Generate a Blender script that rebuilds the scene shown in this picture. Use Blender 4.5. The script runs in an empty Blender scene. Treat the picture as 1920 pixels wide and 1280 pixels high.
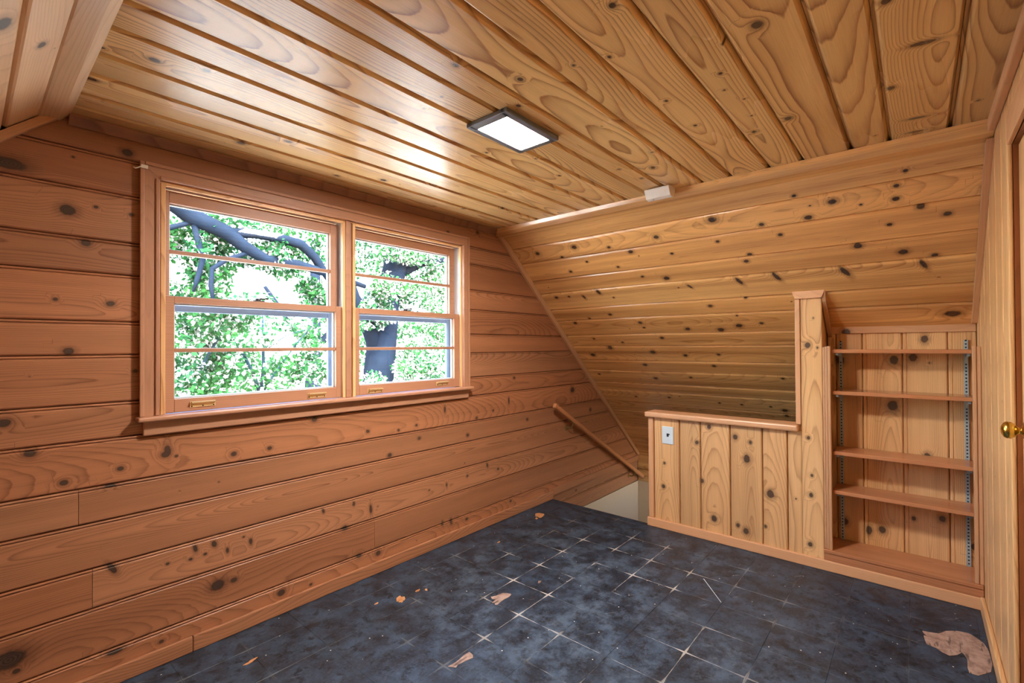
import bpy, bmesh, math, random
import numpy as np
from mathutils import Vector, Matrix

random.seed(7)
rng = np.random.default_rng(11)
SC = bpy.context.scene
COL = SC.collection

# ------------------------------------------------------------------ camera
cam_d = bpy.data.cameras.new('camera'); cam = bpy.data.objects.new('camera', cam_d); COL.objects.link(cam)
cam_d.sensor_width = 36.0; cam_d.sensor_fit = 'HORIZONTAL'
cam_d.lens = 885.4964 / 1920 * 36
cam_d.clip_start = 0.02; cam_d.clip_end = 300
R_ = ((0.6520875, -0.75812589, -0.00519974), (-0.00388752, -0.01020204, 0.9999404), (0.75813375, 0.65202842, 0.00959985))
cam.matrix_world = Matrix(((R_[0][0], R_[1][0], -R_[2][0], 0.0), (R_[0][1], R_[1][1], -R_[2][1], -2.2721),
                           (R_[0][2], R_[1][2], -R_[2][2], 1.2424), (0, 0, 0, 1)))
SC.camera = cam

# ------------------------------------------------------------------ world, sun, exposure
world = bpy.data.worlds.new('world'); SC.world = world; world.use_nodes = True
wn = world.node_tree.nodes; wl = world.node_tree.links
sky = wn.new('ShaderNodeTexSky'); sky.sky_type = 'NISHITA'; sky.sun_disc = False
sky.sun_elevation = math.radians(50); sky.sun_rotation = math.radians(200); sky.air_density = 1.0; sky.dust_density = 2.0
bgn = wn['Background']; bgn.inputs['Strength'].default_value = 0.55
wl.new(sky.outputs[0], bgn.inputs['Color'])
sun_d = bpy.data.lights.new('sun', 'SUN'); sun = bpy.data.objects.new('sun', sun_d); COL.objects.link(sun)
sun_d.energy = 1.7; sun_d.angle = math.radians(1.5); sun_d.color = (1.0, 0.95, 0.88)
sun.rotation_euler = Vector((0.35, 0.75, -0.95)).to_track_quat('-Z', 'Y').to_euler()
LAMP_STRENGTH = 46.0
SC.view_settings.view_transform = 'Standard'; SC.view_settings.look = 'None'
SC.view_settings.gamma = 1.0; SC.view_settings.use_curve_mapping = False
SC.view_settings.exposure = 3.40

# ------------------------------------------------------------------ dimensions (metres)
ZC = 2.0677            # flat ceiling
XE, SL = 2.502, 1.1134 # right slope: x = XE + SL*(ZC-z)
XW, SLW = 0.200, 1.10  # left slope: x = XW - SLW*(ZC-z)
XB = -0.60             # low wall behind the camera
YD = -2.495            # door wall
XS = 3.094             # front of the half wall's baseboard
XF = 3.106             # face of the half wall and of the pier
XR = 3.325             # back of the bookcase recess
XEND = 4.71            # end of the stairwell
def slope_x(z): return XE + SL * (ZC - z)
def slope_z(x): return ZC - (x - XE) / SL
def west_z(x): return ZC - (XW - x) / SLW

# ------------------------------------------------------------------ node helpers
class NB:
    def __init__(s, name):
        s.m = bpy.data.materials.new(name); s.m.use_nodes = True
        s.n = s.m.node_tree.nodes; s.l = s.m.node_tree.links
        s.b = s.n['Principled BSDF']; s.out = s.n['Material Output']
    def put(s, v, sock):
        if isinstance(v, bpy.types.NodeSocket): s.l.new(v, sock)
        elif isinstance(v, (tuple, list)) and len(v) == 3 and sock.type == 'RGBA': sock.default_value = (*v, 1)
        else: sock.default_value = v
    def math(s, op, a, b=None, c=None, clamp=False):
        n = s.n.new('ShaderNodeMath'); n.operation = op; n.use_clamp = clamp
        for i, v in enumerate((a, b, c)):
            if v is not None: s.put(v, n.inputs[i])
        return n.outputs[0]
    def xyz(s, x, y, z):
        n = s.n.new('ShaderNodeCombineXYZ')
        for i, v in enumerate((x, y, z)): s.put(v, n.inputs[i])
        return n.outputs[0]
    def sep(s, v):
        n = s.n.new('ShaderNodeSeparateXYZ'); s.l.new(v, n.inputs[0]); return n.outputs
    def attr(s, name):
        n = s.n.new('ShaderNodeAttribute'); n.attribute_name = name; return n
    def noise(s, v, scale=1.0, detail=2.0, rough=0.5, col=False):
        n = s.n.new('ShaderNodeTexNoise'); s.l.new(v, n.inputs['Vector'])
        n.inputs['Scale'].default_value = scale; n.inputs['Detail'].default_value = detail; n.inputs['Roughness'].default_value = rough
        return n.outputs['Color' if col else 'Fac']
    def voro(s, v, scale=1.0, feature='F1', out='Distance', rand=1.0):
        n = s.n.new('ShaderNodeTexVoronoi'); n.feature = feature; s.l.new(v, n.inputs['Vector'])
        n.inputs['Scale'].default_value = scale; n.inputs['Randomness'].default_value = rand
        return n.outputs[out]
    def mix(s, f, a, b, mode='MIX'):
        n = s.n.new('ShaderNodeMix'); n.data_type = 'RGBA'; n.blend_type = mode; n.clamp_factor = True
        s.put(f, n.inputs[0]); s.put(a, n.inputs[6]); s.put(b, n.inputs[7]); return n.outputs[2]
    def step(s, v, a, b, lo=0.0, hi=1.0):
        n = s.n.new('ShaderNodeMapRange'); n.interpolation_type = 'SMOOTHSTEP'
        s.put(v, n.inputs[0]); s.put(a, n.inputs[1]); s.put(b, n.inputs[2]); s.put(lo, n.inputs[3]); s.put(hi, n.inputs[4])
        return n.outputs[0]
    def bump(s, h, strength, dist):
        n = s.n.new('ShaderNodeBump'); n.inputs['Strength'].default_value = strength; n.inputs['Distance'].default_value = dist
        s.l.new(h, n.inputs['Height']); s.l.new(n.outputs[0], s.b.inputs['Normal'])
    def fin(s, col=None, rough=None, **kw):
        if col is not None: s.put(col, s.b.inputs['Base Color'])
        if rough is not None: s.put(rough, s.b.inputs['Roughness'])
        for k, v in kw.items(): s.put(v, s.b.inputs[k.replace('_', ' ')])
        return s.m

def srgb(r, g, b):
    f = lambda c: (c / 255) / 12.92 if c <= 10 else (((c / 255) + 0.055) / 1.055) ** 2.4
    return (f(r), f(g), f(b))

# knotty pine: boards carry the attributes bc = (along, across, seed) and kn0..kn3 = (dx/r, dy/r, darkness) to the nearest knots
def wood(name, light, dark, rough=0.4, ring=0.006, ringamt=0.55, streak=0.6, knot=(0.03, 0.017, 0.012), halo_amt=0.5, fibre=0.3, offs=0.09, zmin=0.02, ior=1.5, nfa=0.0022):
    k = NB(name)
    a, b, sd = k.sep(k.attr('bc').outputs['Vector'])[:3]
    oi = k.n.new('ShaderNodeObjectInfo')
    fr = lambda m: k.math('FRACT', k.math('MULTIPLY', sd, m))
    n1 = k.math('SUBTRACT', k.noise(k.xyz(k.math('MULTIPLY', a, 1.4), k.math('MULTIPLY', b, 5.0), k.math('MULTIPLY', sd, 47.0)), 1.0, 2.0), 0.5)
    nz = k.math('SUBTRACT', k.noise(k.xyz(k.math('MULTIPLY', a, 0.9), k.math('MULTIPLY', sd, 31.0), 0.0), 1.0, 1.0), 0.5)
    nf = k.math('SUBTRACT', k.noise(k.xyz(k.math('MULTIPLY', a, 4.0), k.math('MULTIPLY', b, 38.0), k.math('MULTIPLY', sd, 19.0)), 1.0, 2.0), 0.5)
    yy = k.math('ADD', b, k.math('ADD', k.math('MULTIPLY', k.math('SUBTRACT', fr(5.31), 0.5), offs), k.math('MULTIPLY', n1, 0.035)))
    zz = k.math('ADD', k.math('ADD', zmin, k.math('MULTIPLY', fr(7.77), 0.05)),
                k.math('ADD', k.math('MULTIPLY', k.math('MULTIPLY', k.math('SUBTRACT', fr(3.19), 0.5), 0.07), a), k.math('MULTIPLY', nz, 0.10)))
    rr = k.math('SQRT', k.math('ADD', k.math('MULTIPLY', yy, yy), k.math('MULTIPLY', zz, zz)))
    rr = k.math('ADD', rr, k.math('MULTIPLY', nf, nfa))
    wob = k.noise(k.xyz(k.math('MULTIPLY', a, 60.0), k.math('MULTIPLY', b, 60.0), sd), 1.0, 2.0)
    core = halo = kdark = None
    for i in range(4):
        kx, ky, ks = k.sep(k.attr('kn%d' % i).outputs['Vector'])[:3]
        d2 = k.math('ADD', k.math('MULTIPLY', kx, kx), k.math('MULTIPLY', ky, ky))
        rr = k.math('ADD', rr, k.math('MULTIPLY', k.math('EXPONENT', k.math('MULTIPLY', d2, -0.22)), 0.014))
        d = k.math('MULTIPLY', k.math('SQRT', d2), k.math('ADD', 0.72, k.math('MULTIPLY', wob, 0.55)))
        c = k.math('MULTIPLY', k.step(d, 0.7, 1.15, 1.0, 0.0), ks)
        h = k.math('MULTIPLY', k.step(d, 0.7, 2.5, 1.0, 0.0), ks)
        core = c if core is None else k.math('MAXIMUM', core, c)
        halo = h if halo is None else k.math('MAXIMUM', halo, h)
        e = k.math('MULTIPLY', d, 1.0)
        kdark = e if kdark is None else k.math('MINIMUM', kdark, e)
    saw = k.math('FRACT', k.math('DIVIDE', rr, ring))
    line = k.math('MULTIPLY', k.math('POWER', saw, 4.0), k.step(saw, 0.90, 1.0, 1.0, 0.0))
    lamt = k.math('ADD', 0.35, k.noise(k.xyz(k.math('MULTIPLY', a, 0.9), k.math('MULTIPLY', b, 9.0), k.math('MULTIPLY', sd, 23.0)), 1.0, 1.0))
    fib = k.math('SUBTRACT', k.noise(k.xyz(k.math('MULTIPLY', a, 7.0), k.math('MULTIPLY', b, 330.0), sd), 1.0, 2.0), 0.5)
    stk = k.math('SUBTRACT', k.noise(k.xyz(k.math('MULTIPLY', a, 0.55), k.math('MULTIPLY', b, 16.0), k.math('MULTIPLY', sd, 61.0)), 1.0, 3.0), 0.5)
    fac = k.math('ADD', k.math('MULTIPLY', k.math('MULTIPLY', line, lamt), ringamt), k.math('MULTIPLY', fib, fibre))
    fac = k.math('ADD', k.math('ADD', fac, k.math('MULTIPLY', stk, streak)), 0.22, None, True)
    col = k.mix(fac, light, dark)
    sc = k.n.new('ShaderNodeSeparateColor'); k.l.new(oi.outputs['Color'], sc.inputs[0])
    col = k.mix(sc.outputs[1], k.mix(1.0, col, (1.0, 0.80, 0.66), 'MULTIPLY'), col)
    vm = k.n.new('ShaderNodeVectorMath'); vm.operation = 'SCALE'; k.l.new(col, vm.inputs[0]); k.l.new(sc.outputs[0], vm.inputs['Scale'])
    col = k.mix(k.math('MULTIPLY', halo, halo_amt), vm.outputs[0], tuple(c * 0.45 for c in dark))
    kc = k.mix(k.step(k.math('FRACT', k.math('MULTIPLY', kdark, 4.2)), 0.2, 0.8), knot, tuple(c * 2.6 for c in knot))
    kc = k.mix(k.step(kdark, 0.55, 0.95), kc, tuple(c * 0.55 for c in knot))
    col = k.mix(k.math('MULTIPLY', core, 0.93), col, kc)
    hgt = k.math('SUBTRACT', k.math('MULTIPLY', fib, 0.5), k.math('MULTIPLY', line, 0.5))
    k.bump(hgt, 0.05, 0.001)
    rg = k.math('ADD', rough, k.math('MULTIPLY', k.math('SUBTRACT', lamt, 0.85), 0.10))
    return k.fin(col, rg, IOR=ior)

# ------------------------------------------------------------------ materials
M = {}
M['gable'] = wood('gable_pine', srgb(188, 132, 95), srgb(98, 58, 36), 0.42, ring=0.0045, ringamt=0.7, streak=0.8, fibre=0.42, offs=0.22, zmin=0.03)
M['ceil'] = wood('ceiling_pine', srgb(250, 210, 142), srgb(140, 78, 32), 0.28, ring=0.0065, ringamt=1.0, streak=0.5, offs=0.13, zmin=0.012, ior=1.6)
M['slope'] = wood('slope_pine', srgb(246, 192, 122), srgb(136, 76, 36), 0.22, ring=0.005, ringamt=0.45, streak=1.6, fibre=0.45, offs=0.2, zmin=0.03, ior=1.9)
M['west'] = wood('left_slope_pine', srgb(236, 198, 152), srgb(180, 126, 80), 0.42, ringamt=0.4)
M['pale'] = wood('pale_pine', srgb(242, 196, 138), srgb(150, 92, 50), 0.34, ring=0.0065, ringamt=0.62, streak=0.75, knot=(0.045, 0.028, 0.02))
M['trim'] = wood('trim_pine', srgb(224, 172, 126), srgb(172, 116, 76), 0.40, ringamt=0.3, streak=0.45)
M['wtrim'] = wood('window_pine', srgb(192, 140, 108), srgb(136, 92, 66), 0.42, ringamt=0.3, streak=0.5)
M['shelf'] = wood('shelf_pine', srgb(206, 140, 96), srgb(146, 88, 54), 0.17, ringamt=0.4)
M['rail'] = wood('rail_wood', srgb(206, 142, 96), srgb(140, 84, 48), 0.35, ringamt=0.3)
M['brown'] = wood('jamb_brown', srgb(150, 84, 42), srgb(88, 44, 20), 0.35, ringamt=0.4)

def plain(name, col, rough, metal=0.0, var=0.08, scale=30.0, bump=0.0, spec=0.5):
    k = NB(name)
    tc = k.n.new('ShaderNodeTexCoord')
    n = k.noise(tc.outputs['Object'], scale, 3.0)
    c = k.mix(n, tuple(x * (1 - var) for x in col), tuple(min(1, x * (1 + var)) for x in col))
    k.put(metal, k.b.inputs['Metallic']); k.b.inputs['Specular IOR Level'].default_value = spec
    if bump: k.bump(n, bump, 0.002)
    return k.fin(c, k.math('ADD', rough - 0.04, k.math('MULTIPLY', n, 0.08)))
M['back'] = plain('plank_backing', srgb(70, 38, 20), 0.8)  # dark brown backing behind the planks
M['white'] = plain('stair_paint', srgb(200, 178, 150), 0.6, var=0.03)

M['plastic'] = plain('cream_plastic', srgb(240, 232, 220), 0.35, var=0.02)
M['plate'] = plain('pale_plate', srgb(214, 228, 232), 0.3, var=0.02)
M['dark'] = plain('dark_hole', srgb(26, 26, 28), 0.5)
M['brass'] = plain('brass', srgb(214, 178, 84), 0.22, 1.0, 0.15, 60)
M['oldbrass'] = plain('worn_brass', srgb(226, 202, 150), 0.4, 0.45, 0.2, 90)
M['darkbrass'] = plain('tarnished_brass', srgb(150, 118, 70), 0.4, 0.6, 0.2, 90)
M['nickel'] = plain('brushed_nickel', srgb(132, 136, 140), 0.5, 0.7, 0.1, 80)
M['zinc'] = plain('zinc_track', srgb(168, 188, 194), 0.4, 0.3, 0.12, 70)
M['storm'] = plain('storm_frame_paint', srgb(122, 144, 170), 0.45, 0.0, 0.05)
M['liner'] = plain('white_track', srgb(224, 226, 230), 0.4, 0.0, 0.03)
M['siding'] = plain('outside_siding', srgb(190, 188, 184), 0.7)
M['bronze'] = plain('dark_latch', srgb(52, 46, 44), 0.4, 0.7)

k = NB('glass_pane')       # thin window glass: mostly clear, a little mirror
tr = k.n.new('ShaderNodeBsdfTransparent'); gl = k.n.new('ShaderNodeBsdfGlossy'); gl.inputs['Roughness'].default_value = 0.02
tr.inputs['Color'].default_value = (0.93, 0.96, 0.95, 1)
lw = k.n.new('ShaderNodeLayerWeight'); lw.inputs['Blend'].default_value = 0.5
fz = k.math('ADD', 0.035, k.math('MULTIPLY', k.math('POWER', lw.outputs['Facing'], 5.0), 0.9))
mx = k.n.new('ShaderNodeMixShader'); k.l.new(fz, mx.inputs[0]); k.l.new(tr.outputs[0], mx.inputs[1]); k.l.new(gl.outputs[0], mx.inputs[2])
k.l.new(mx.outputs[0], k.out.inputs['Surface']); M['glass'] = k.m
k = NB('lamp_lens')
k.fin((0.9, 0.9, 0.88), 0.4); k.put((1.0, 0.96, 0.9), k.b.inputs['Emission Color']); k.b.inputs['Emission Strength'].default_value = LAMP_STRENGTH
M['lens'] = k.m

def floor_material():
    k = NB('black_tile_mastic')
    g = k.n.new('ShaderNodeNewGeometry'); P = g.outputs['Position']
    x, y, _ = k.sep(P)[:3]
    T = 0.2286
    mott = k.noise(P, 8.0, 7.0, 0.72); blot = k.noise(P, 21.0, 6.0, 0.75); fine = k.noise(P, 90.0, 3.0, 0.6)
    base = k.mix(k.step(mott, 0.35, 0.68), srgb(32, 39, 49), srgb(58, 76, 97))  # blue of the sky's reflection is mixed into the dark tile colour
    base = k.mix(k.math('MULTIPLY', k.step(blot, 0.49, 0.62), 0.85), base, srgb(17, 18, 22))
    base = k.mix(k.math('MULTIPLY', k.step(fine, 0.50, 0.75), 0.35), base, srgb(84, 94, 108))
    # pale chalky haze in the middle of the room
    hz = k.noise(P, 1.7, 3.0, 0.5)
    dx = k.math('SUBTRACT', x, 2.15); dy = k.math('SUBTRACT', y, -1.0)
    dc = k.math('SQRT', k.math('ADD', k.math('MULTIPLY', dx, dx), k.math('MULTIPLY', k.math('MULTIPLY', dy, dy), 1.1)))
    mid = k.math('MULTIPLY', k.step(dc, 0.35, 1.25, 1.0, 0.0), k.step(hz, 0.35, 0.62))
    base = k.mix(k.math('MULTIPLY', k.math('MULTIPLY', mid, k.step(mott, 0.42, 0.66)), 0.42), base, srgb(108, 122, 136))
    # chalk left along some of the joints, widest where four tiles meet
    def dist(c, c0):
        f = k.math('FRACT', k.math('ADD', k.math('DIVIDE', k.math('SUBTRACT', c, c0), T), 100.5))
        return k.math('MULTIPLY', k.math('ABSOLUTE', k.math('SUBTRACT', f, 0.5)), T)
    wv = k.math('MULTIPLY', k.math('SUBTRACT', k.noise(P, 24.0, 2.0), 0.5), 0.004)
    ex = k.math('ABSOLUTE', k.math('ADD', dist(x, TX0), wv)); ey = k.math('ABSOLUTE', k.math('ADD', dist(y, TY0), wv))
    node = k.math('SQRT', k.math('ADD', k.math('MULTIPLY', ex, ex), k.math('MULTIPLY', ey, ey)))
    lm = k.noise(P, 2.1, 2.0, 0.5); lm2 = k.noise(P, 7.0, 2.0, 0.5)
    wd = k.math('ADD', 0.0014, k.math('MULTIPLY', k.step(node, 0.0, 0.06, 1.0, 0.0), 0.0052))
    e = k.math('MINIMUM', ex, ey)
    ln = k.step(k.math('DIVIDE', e, wd), 0.45, 1.1, 1.0, 0.0)
    far = k.step(dc, 0.45, 1.1, 1.0, 0.10)
    ln = k.math('MULTIPLY', ln, k.math('MULTIPLY', far, k.step(k.math('ADD', k.math('MULTIPLY', lm, 0.7), k.math('MULTIPLY', lm2, 0.3)), 0.45, 0.56)))
    base = k.mix(k.math('MULTIPLY', ln, 0.85), base, srgb(196, 192, 184))
    # specks of plaster
    sv = k.n.new('ShaderNodeTexVoronoi'); k.l.new(P, sv.inputs['Vector']); sv.inputs['Scale'].default_value = 22.0
    rs = k.sep(sv.outputs['Color'])
    spk = k.math('MULTIPLY', k.step(sv.outputs['Distance'], 0.05, 0.075, 1.0, 0.0), k.math('GREATER_THAN', rs[0], 0.62))
    base = k.mix(spk, base, srgb(206, 200, 190))
    # scuffs
    rn = k.n.new('ShaderNodeVectorRotate'); rn.rotation_type = 'Z_AXIS'; k.l.new(P, rn.inputs['Vector']); rn.inputs['Angle'].default_value = 0.6
    mp = k.n.new('ShaderNodeMapping'); k.l.new(rn.outputs[0], mp.inputs[0]); mp.inputs['Scale'].default_value = (6.0, 75.0, 1.0)
    scf = k.math('MULTIPLY', k.step(k.noise(mp.outputs[0], 1.0, 2.0), 0.66, 0.74), k.step(lm2, 0.5, 0.66))
    base = k.mix(k.math('MULTIPLY', scf, 0.4), base, srgb(150, 156, 162))
    k.bump(k.math('ADD', blot, fine), 0.25, 0.002)
    return k.fin(base, k.math('ADD', 0.34, k.math('MULTIPLY', mott, 0.3)))
TX0, TY0 = 2.368, -0.858
M['floor'] = floor_material()
k = NB('bare_underlay')
g = k.n.new('ShaderNodeNewGeometry'); n = k.noise(g.outputs['Position'], 26.0, 5.0, 0.7); mp = k.n.new('ShaderNodeMapping')
k.l.new(g.outputs['Position'], mp.inputs[0]); mp.inputs['Scale'].default_value = (12, 60, 1)
n2 = k.noise(mp.outputs[0], 1.0, 3.0)
c = k.mix(k.step(n, 0.35, 0.7), srgb(176, 148, 134), srgb(134, 106, 94)); c = k.mix(k.math('MULTIPLY', k.step(n2, 0.57, 0.66), 0.7), c, srgb(70, 58, 54))
M['bare'] = k.fin(c, 0.8)
k = NB('bare_wood'); g = k.n.new('ShaderNodeNewGeometry'); n = k.noise(g.outputs['Position'], 60.0, 4.0)
M['barewood'] = k.fin(k.mix(n, srgb(176, 112, 62), srgb(214, 160, 112)), 0.7)

# ------------------------------------------------------------------ object helpers
def mark(o, label=None, cat=None, group=None, kind=None):
    if label: o['label'] = label
    if cat: o['category'] = cat
    if group: o['group'] = group
    if kind: o['kind'] = kind
    return o
def empty(name, loc=(0, 0, 0), label=None, cat=None, group=None, kind=None):
    o = bpy.data.objects.new(name, None); COL.objects.link(o); o.location = loc; o.empty_display_size = 0.1
    return mark(o, label, cat, group, kind)
def link(name, me, mat, parent=None):
    o = bpy.data.objects.new(name, me); COL.objects.link(o)
    if mat is not None: me.materials.append(mat)
    if parent is not None:
        o.parent = parent
        o.matrix_parent_inverse = Matrix.Translation(parent_world(parent)).inverted()
    return o
def parent_world(p):
    v = Vector((0, 0, 0))
    while p is not None:
        v += p.location if p.matrix_parent_inverse == Matrix.Identity(4) else (p.matrix_parent_inverse @ p.location)
        p = p.parent
    return v
def tint(o, tone=1.0, red=1.0):
    o.color = (tone, red, 1, 1); return o

# ---- boards
BEAD = [(0.0006, 0.0110), (0.0016, 0.0050), (0.0024, 0.0030), (0.0036, 0.0016), (0.0052, 0.0008), (0.0068, 0.0008), (0.0084, 0.0016), (0.0096, 0.0030), (0.0106, 0.0065), (0.0122, 0.0022), (0.0140, 0.0006), (0.0165, 0.0)]
VEE = [(0.0006, 0.0170), (0.0035, 0.0165), (0.0042, 0.0050), (0.0095, 0.0)]
NEAR_END = [(0.0075, 0.0), (0.0030, 0.0035), (0.0006, 0.0110)]   # distance from the far edge
def add_attr(me, nm, arr):
    at = me.attributes.new(nm, 'FLOAT_VECTOR', 'POINT'); at.data.foreach_set('vector', np.ascontiguousarray(arr, dtype=np.float32).ravel())
def knot_attrs(al, ac, knots):
    n = al.shape[0]; slots = [np.full((n, 3), (50.0, 50.0, 1.0), np.float32) for _ in range(4)]; used = [[], [], [], []]
    for kn in sorted(knots, key=lambda t: -t[2]):
        p, q, r = kn[0], kn[1], kn[2]; e = kn[3] if len(kn) > 3 else 1.25; an = math.radians(kn[4]) if len(kn) > 4 else 0.0
        dk = kn[5] if len(kn) > 5 else 1.0
        ra, rb = r * e, r
        reg = max(4.5 * ra, 0.034)
        for s in range(4):
            if all(math.hypot(p - u[0], q - u[1]) > reg + u[2] + 0.018 for u in used[s]): break
        else: continue
        used[s].append((p, q, reg))
        da, db = al - p, ac - q
        u = (da * math.cos(an) + db * math.sin(an)) / ra; v = (-da * math.sin(an) + db * math.cos(an)) / rb
        w = da * da + db * db < reg * reg
        slots[s][w, 0] = u[w]; slots[s][w, 1] = v[w]; slots[s][:, 2] = np.where(w, dk, slots[s][:, 2])
    return slots
def board(name, parent, O, A, B, N, c0, w, a0, a1, mat, knots=(), seed=None, tone=1.0, red=1.0, bead=BEAD, thick=0.020, step=0.022, extra=1.0, far=NEAR_END):
    """one plank: origin O, grain direction A, across direction B, room-facing normal N; across c0..c0+w, along a0..a1 (numbers or functions of c)"""
    O, A, B, N = (np.array(v, float) for v in (O, A, B, N))
    seed = rng.random() if seed is None else seed
    f0 = a0 if callable(a0) else (lambda c, v=a0: v); f1 = a1 if callable(a1) else (lambda c, v=a1: v)
    head = [t for t in bead if t[0] < w * 0.4]; tail = [(w - d, e) for d, e in far if d < w * 0.4]
    nm = max(1, int(round((tail[0][0] - head[-1][0]) / 0.017)))
    midp = [(head[-1][0] + (tail[0][0] - head[-1][0]) * i / nm, 0.0) for i in range(1, nm)]
    prof = head + midp + tail + [(w - 0.0006, thick), (0.0006, thick)]
    L = max(abs(f1(c0) - f0(c0)), abs(f1(c0 + w) - f0(c0 + w)))
    ns = max(2, int(L / step)); m = len(prof)
    tt = np.linspace(0, 1, ns + 1)
    cs = np.array([c0 + p[0] for p in prof]); ds = np.array([p[1] for p in prof])
    s0 = np.array([f0(c) for c in cs]); s1 = np.array([f1(c) for c in cs])
    AL = s0[None, :] + (s1 - s0)[None, :] * tt[:, None]
    AC = np.broadcast_to(cs[None, :], AL.shape); D = np.broadcast_to(ds[None, :], AL.shape)
    V = O + AL[..., None] * A + AC[..., None] * B - D[..., None] * N
    V = V.reshape(-1, 3); al = AL.ravel(); ac = AC.ravel()
    i, j = np.meshgrid(np.arange(ns), np.arange(m), indexing='ij')
    j2 = (j + 1) % m
    q = np.stack([i * m + j, i * m + j2, (i + 1) * m + j2, (i + 1) * m + j], -1).reshape(-1, 4)
    if np.dot(np.cross(B, A), N) < 0: q = q[:, ::-1]
    caps = [list(range(m)), [ns * m + t for t in range(m)]]
    me = bpy.data.meshes.new(name)
    me.from_pydata(V.tolist(), [], q.tolist() + caps)
    near = [t for t in knots if c0 - 0.03 < t[1] < c0 + w + 0.03]
    kk = list(near)
    for _ in range(int(extra * L * (0.5 + rng.random()))):
        kk.append((min(f0(c0), f1(c0)) + L * rng.random(), c0 + w * (0.15 + 0.7 * rng.random()), 0.0022 + 0.0025 * rng.random(), 1.2, 0, 0.4 + 0.6 * rng.random()))
    bc = np.stack([al + 13.7 * seed, ac - (c0 + w / 2), np.full_like(al, seed)], -1)
    add_attr(me, 'bc', bc)
    for s, arr in enumerate(knot_attrs(al, ac, kk)): add_attr(me, 'kn%d' % s, arr)
    o = link(name, me, mat, parent)
    return tint(o, tone, red)
# ---- boxes and prisms of trim; the wood shader reads bc for them too
class MB:
    def __init__(s): s.v = []; s.f = []
    def box(s, x0, x1, y0, y1, z0, z1, bev=0.0):
        bm = bmesh.new(); bmesh.ops.create_cube(bm, size=1.0)
        for v in bm.verts: v.co = Vector(((x0 + x1) / 2 + v.co.x * (x1 - x0), (y0 + y1) / 2 + v.co.y * (y1 - y0), (z0 + z1) / 2 + v.co.z * (z1 - z0)))
        if bev: bmesh.ops.bevel(bm, geom=bm.edges[:], offset=bev, segments=2, affect='EDGES', profile=0.5)
        return s.add(bm)
    def add(s, bm):
        bm.verts.index_update(); b = len(s.v)
        s.v += [tuple(v.co) for v in bm.verts]; s.f += [[b + v.index for v in f.verts] for f in bm.faces]; bm.free(); return s
    def prism(s, pts, d):        # polygon pts (3D) extruded by vector d
        n = len(pts); b = len(s.v); d = Vector(d); pts = [Vector(p) for p in pts]
        s.v += [tuple(p) for p in pts] + [tuple(p + d) for p in pts]
        nrm = Vector((0, 0, 0))
        for i in range(n): nrm += pts[i].cross(pts[(i + 1) % n])
        fs = [list(range(n))[::-1], [n + i for i in range(n)]] + [[i, (i + 1) % n, n + (i + 1) % n, n + i] for i in range(n)]
        if nrm.dot(d) < 0: fs = [f[::-1] for f in fs]
        s.f += [[b + i for i in f] for f in fs]; return s
    def tube(s, path, radii, n=10, cap=True):
        path = [Vector(p) for p in path]; b = len(s.v); up = None
        for i, p in enumerate(path):
            t = (path[min(i + 1, len(path) - 1)] - path[max(i - 1, 0)]).normalized()
            if up is None: up = Vector((0, 0, 1)) if abs(t.z) < 0.9 else Vector((1, 0, 0))
            x = t.cross(up).normalized(); y = x.cross(t).normalized(); up = y
            r = radii[i] if isinstance(radii, (list, tuple)) else radii
            for k_ in range(n):
                a = 2 * math.pi * k_ / n; s.v.append(tuple(p + (x * math.cos(a) + y * math.sin(a)) * r))
        for i in range(len(path) - 1):
            for k_ in range(n):
                k2 = (k_ + 1) % n; s.f.append([b + i * n + k_, b + i * n + k2, b + (i + 1) * n + k2, b + (i + 1) * n + k_])
        if cap:
            s.f.append([b + k_ for k_ in range(n)][::-1]); e = b + (len(path) - 1) * n; s.f.append([e + k_ for k_ in range(n)])
        return s
    def lathe(s, axis_o, axis_d, prof, n=20):   # prof: (distance along axis, radius)
        o = Vector(axis_o); d = Vector(axis_d).normalized(); u = d.orthogonal().normalized(); w = d.cross(u); b = len(s.v)
        for h, r in prof:
            for k_ in range(n):
                a = 2 * math.pi * k_ / n; s.v.append(tuple(o + d * h + (u * math.cos(a) + w * math.sin(a)) * max(r, 1e-5)))
        for i in range(len(prof) - 1):
            for k_ in range(n):
                k2 = (k_ + 1) % n; s.f.append([b + i * n + k_, b + i * n + k2, b + (i + 1) * n + k2, b + (i + 1) * n + k_])
        s.f.append([b + k_ for k_ in range(n)][::-1]); e = b + (len(prof) - 1) * n; s.f.append([e + k_ for k_ in range(n)])
        return s
    def build(s, name, mat, parent=None, A=(1, 0, 0), tone=1.0, red=1.0, smooth=False, knots=()):
        me = bpy.data.meshes.new(name); me.from_pydata(s.v, [], s.f)
        A = np.array(A, float); A /= np.linalg.norm(A); V = np.array(s.v)
        ref = np.array((0, 0, 1.0)) if abs(A[2]) < 0.8 else np.array((0, 1.0, 0))
        B = np.cross(A, ref); B /= np.linalg.norm(B); Cc = np.cross(A, B); seed = rng.random()
        ac = V @ B + 0.73 * (V @ Cc)
        al = V @ A
        add_attr(me, 'bc', np.stack([al + 9.1 * seed, ac - ac.mean(), np.full(len(V), seed)], -1))
        far_ = np.full((len(V), 3), (50.0, 50.0, 1.0))
        for i in range(4): add_attr(me, 'kn%d' % i, far_)
        if smooth: me.shade_smooth() if hasattr(me, 'shade_smooth') else None
        bm = bmesh.new(); bm.from_mesh(me); bmesh.ops.recalc_face_normals(bm, faces=bm.faces[:]); bm.to_mesh(me); bm.free()
        return tint(link(name, me, mat, parent), tone, red)
def jit(a=0.06): return 1.0 + (rng.random() - 0.5) * 2 * a

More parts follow.
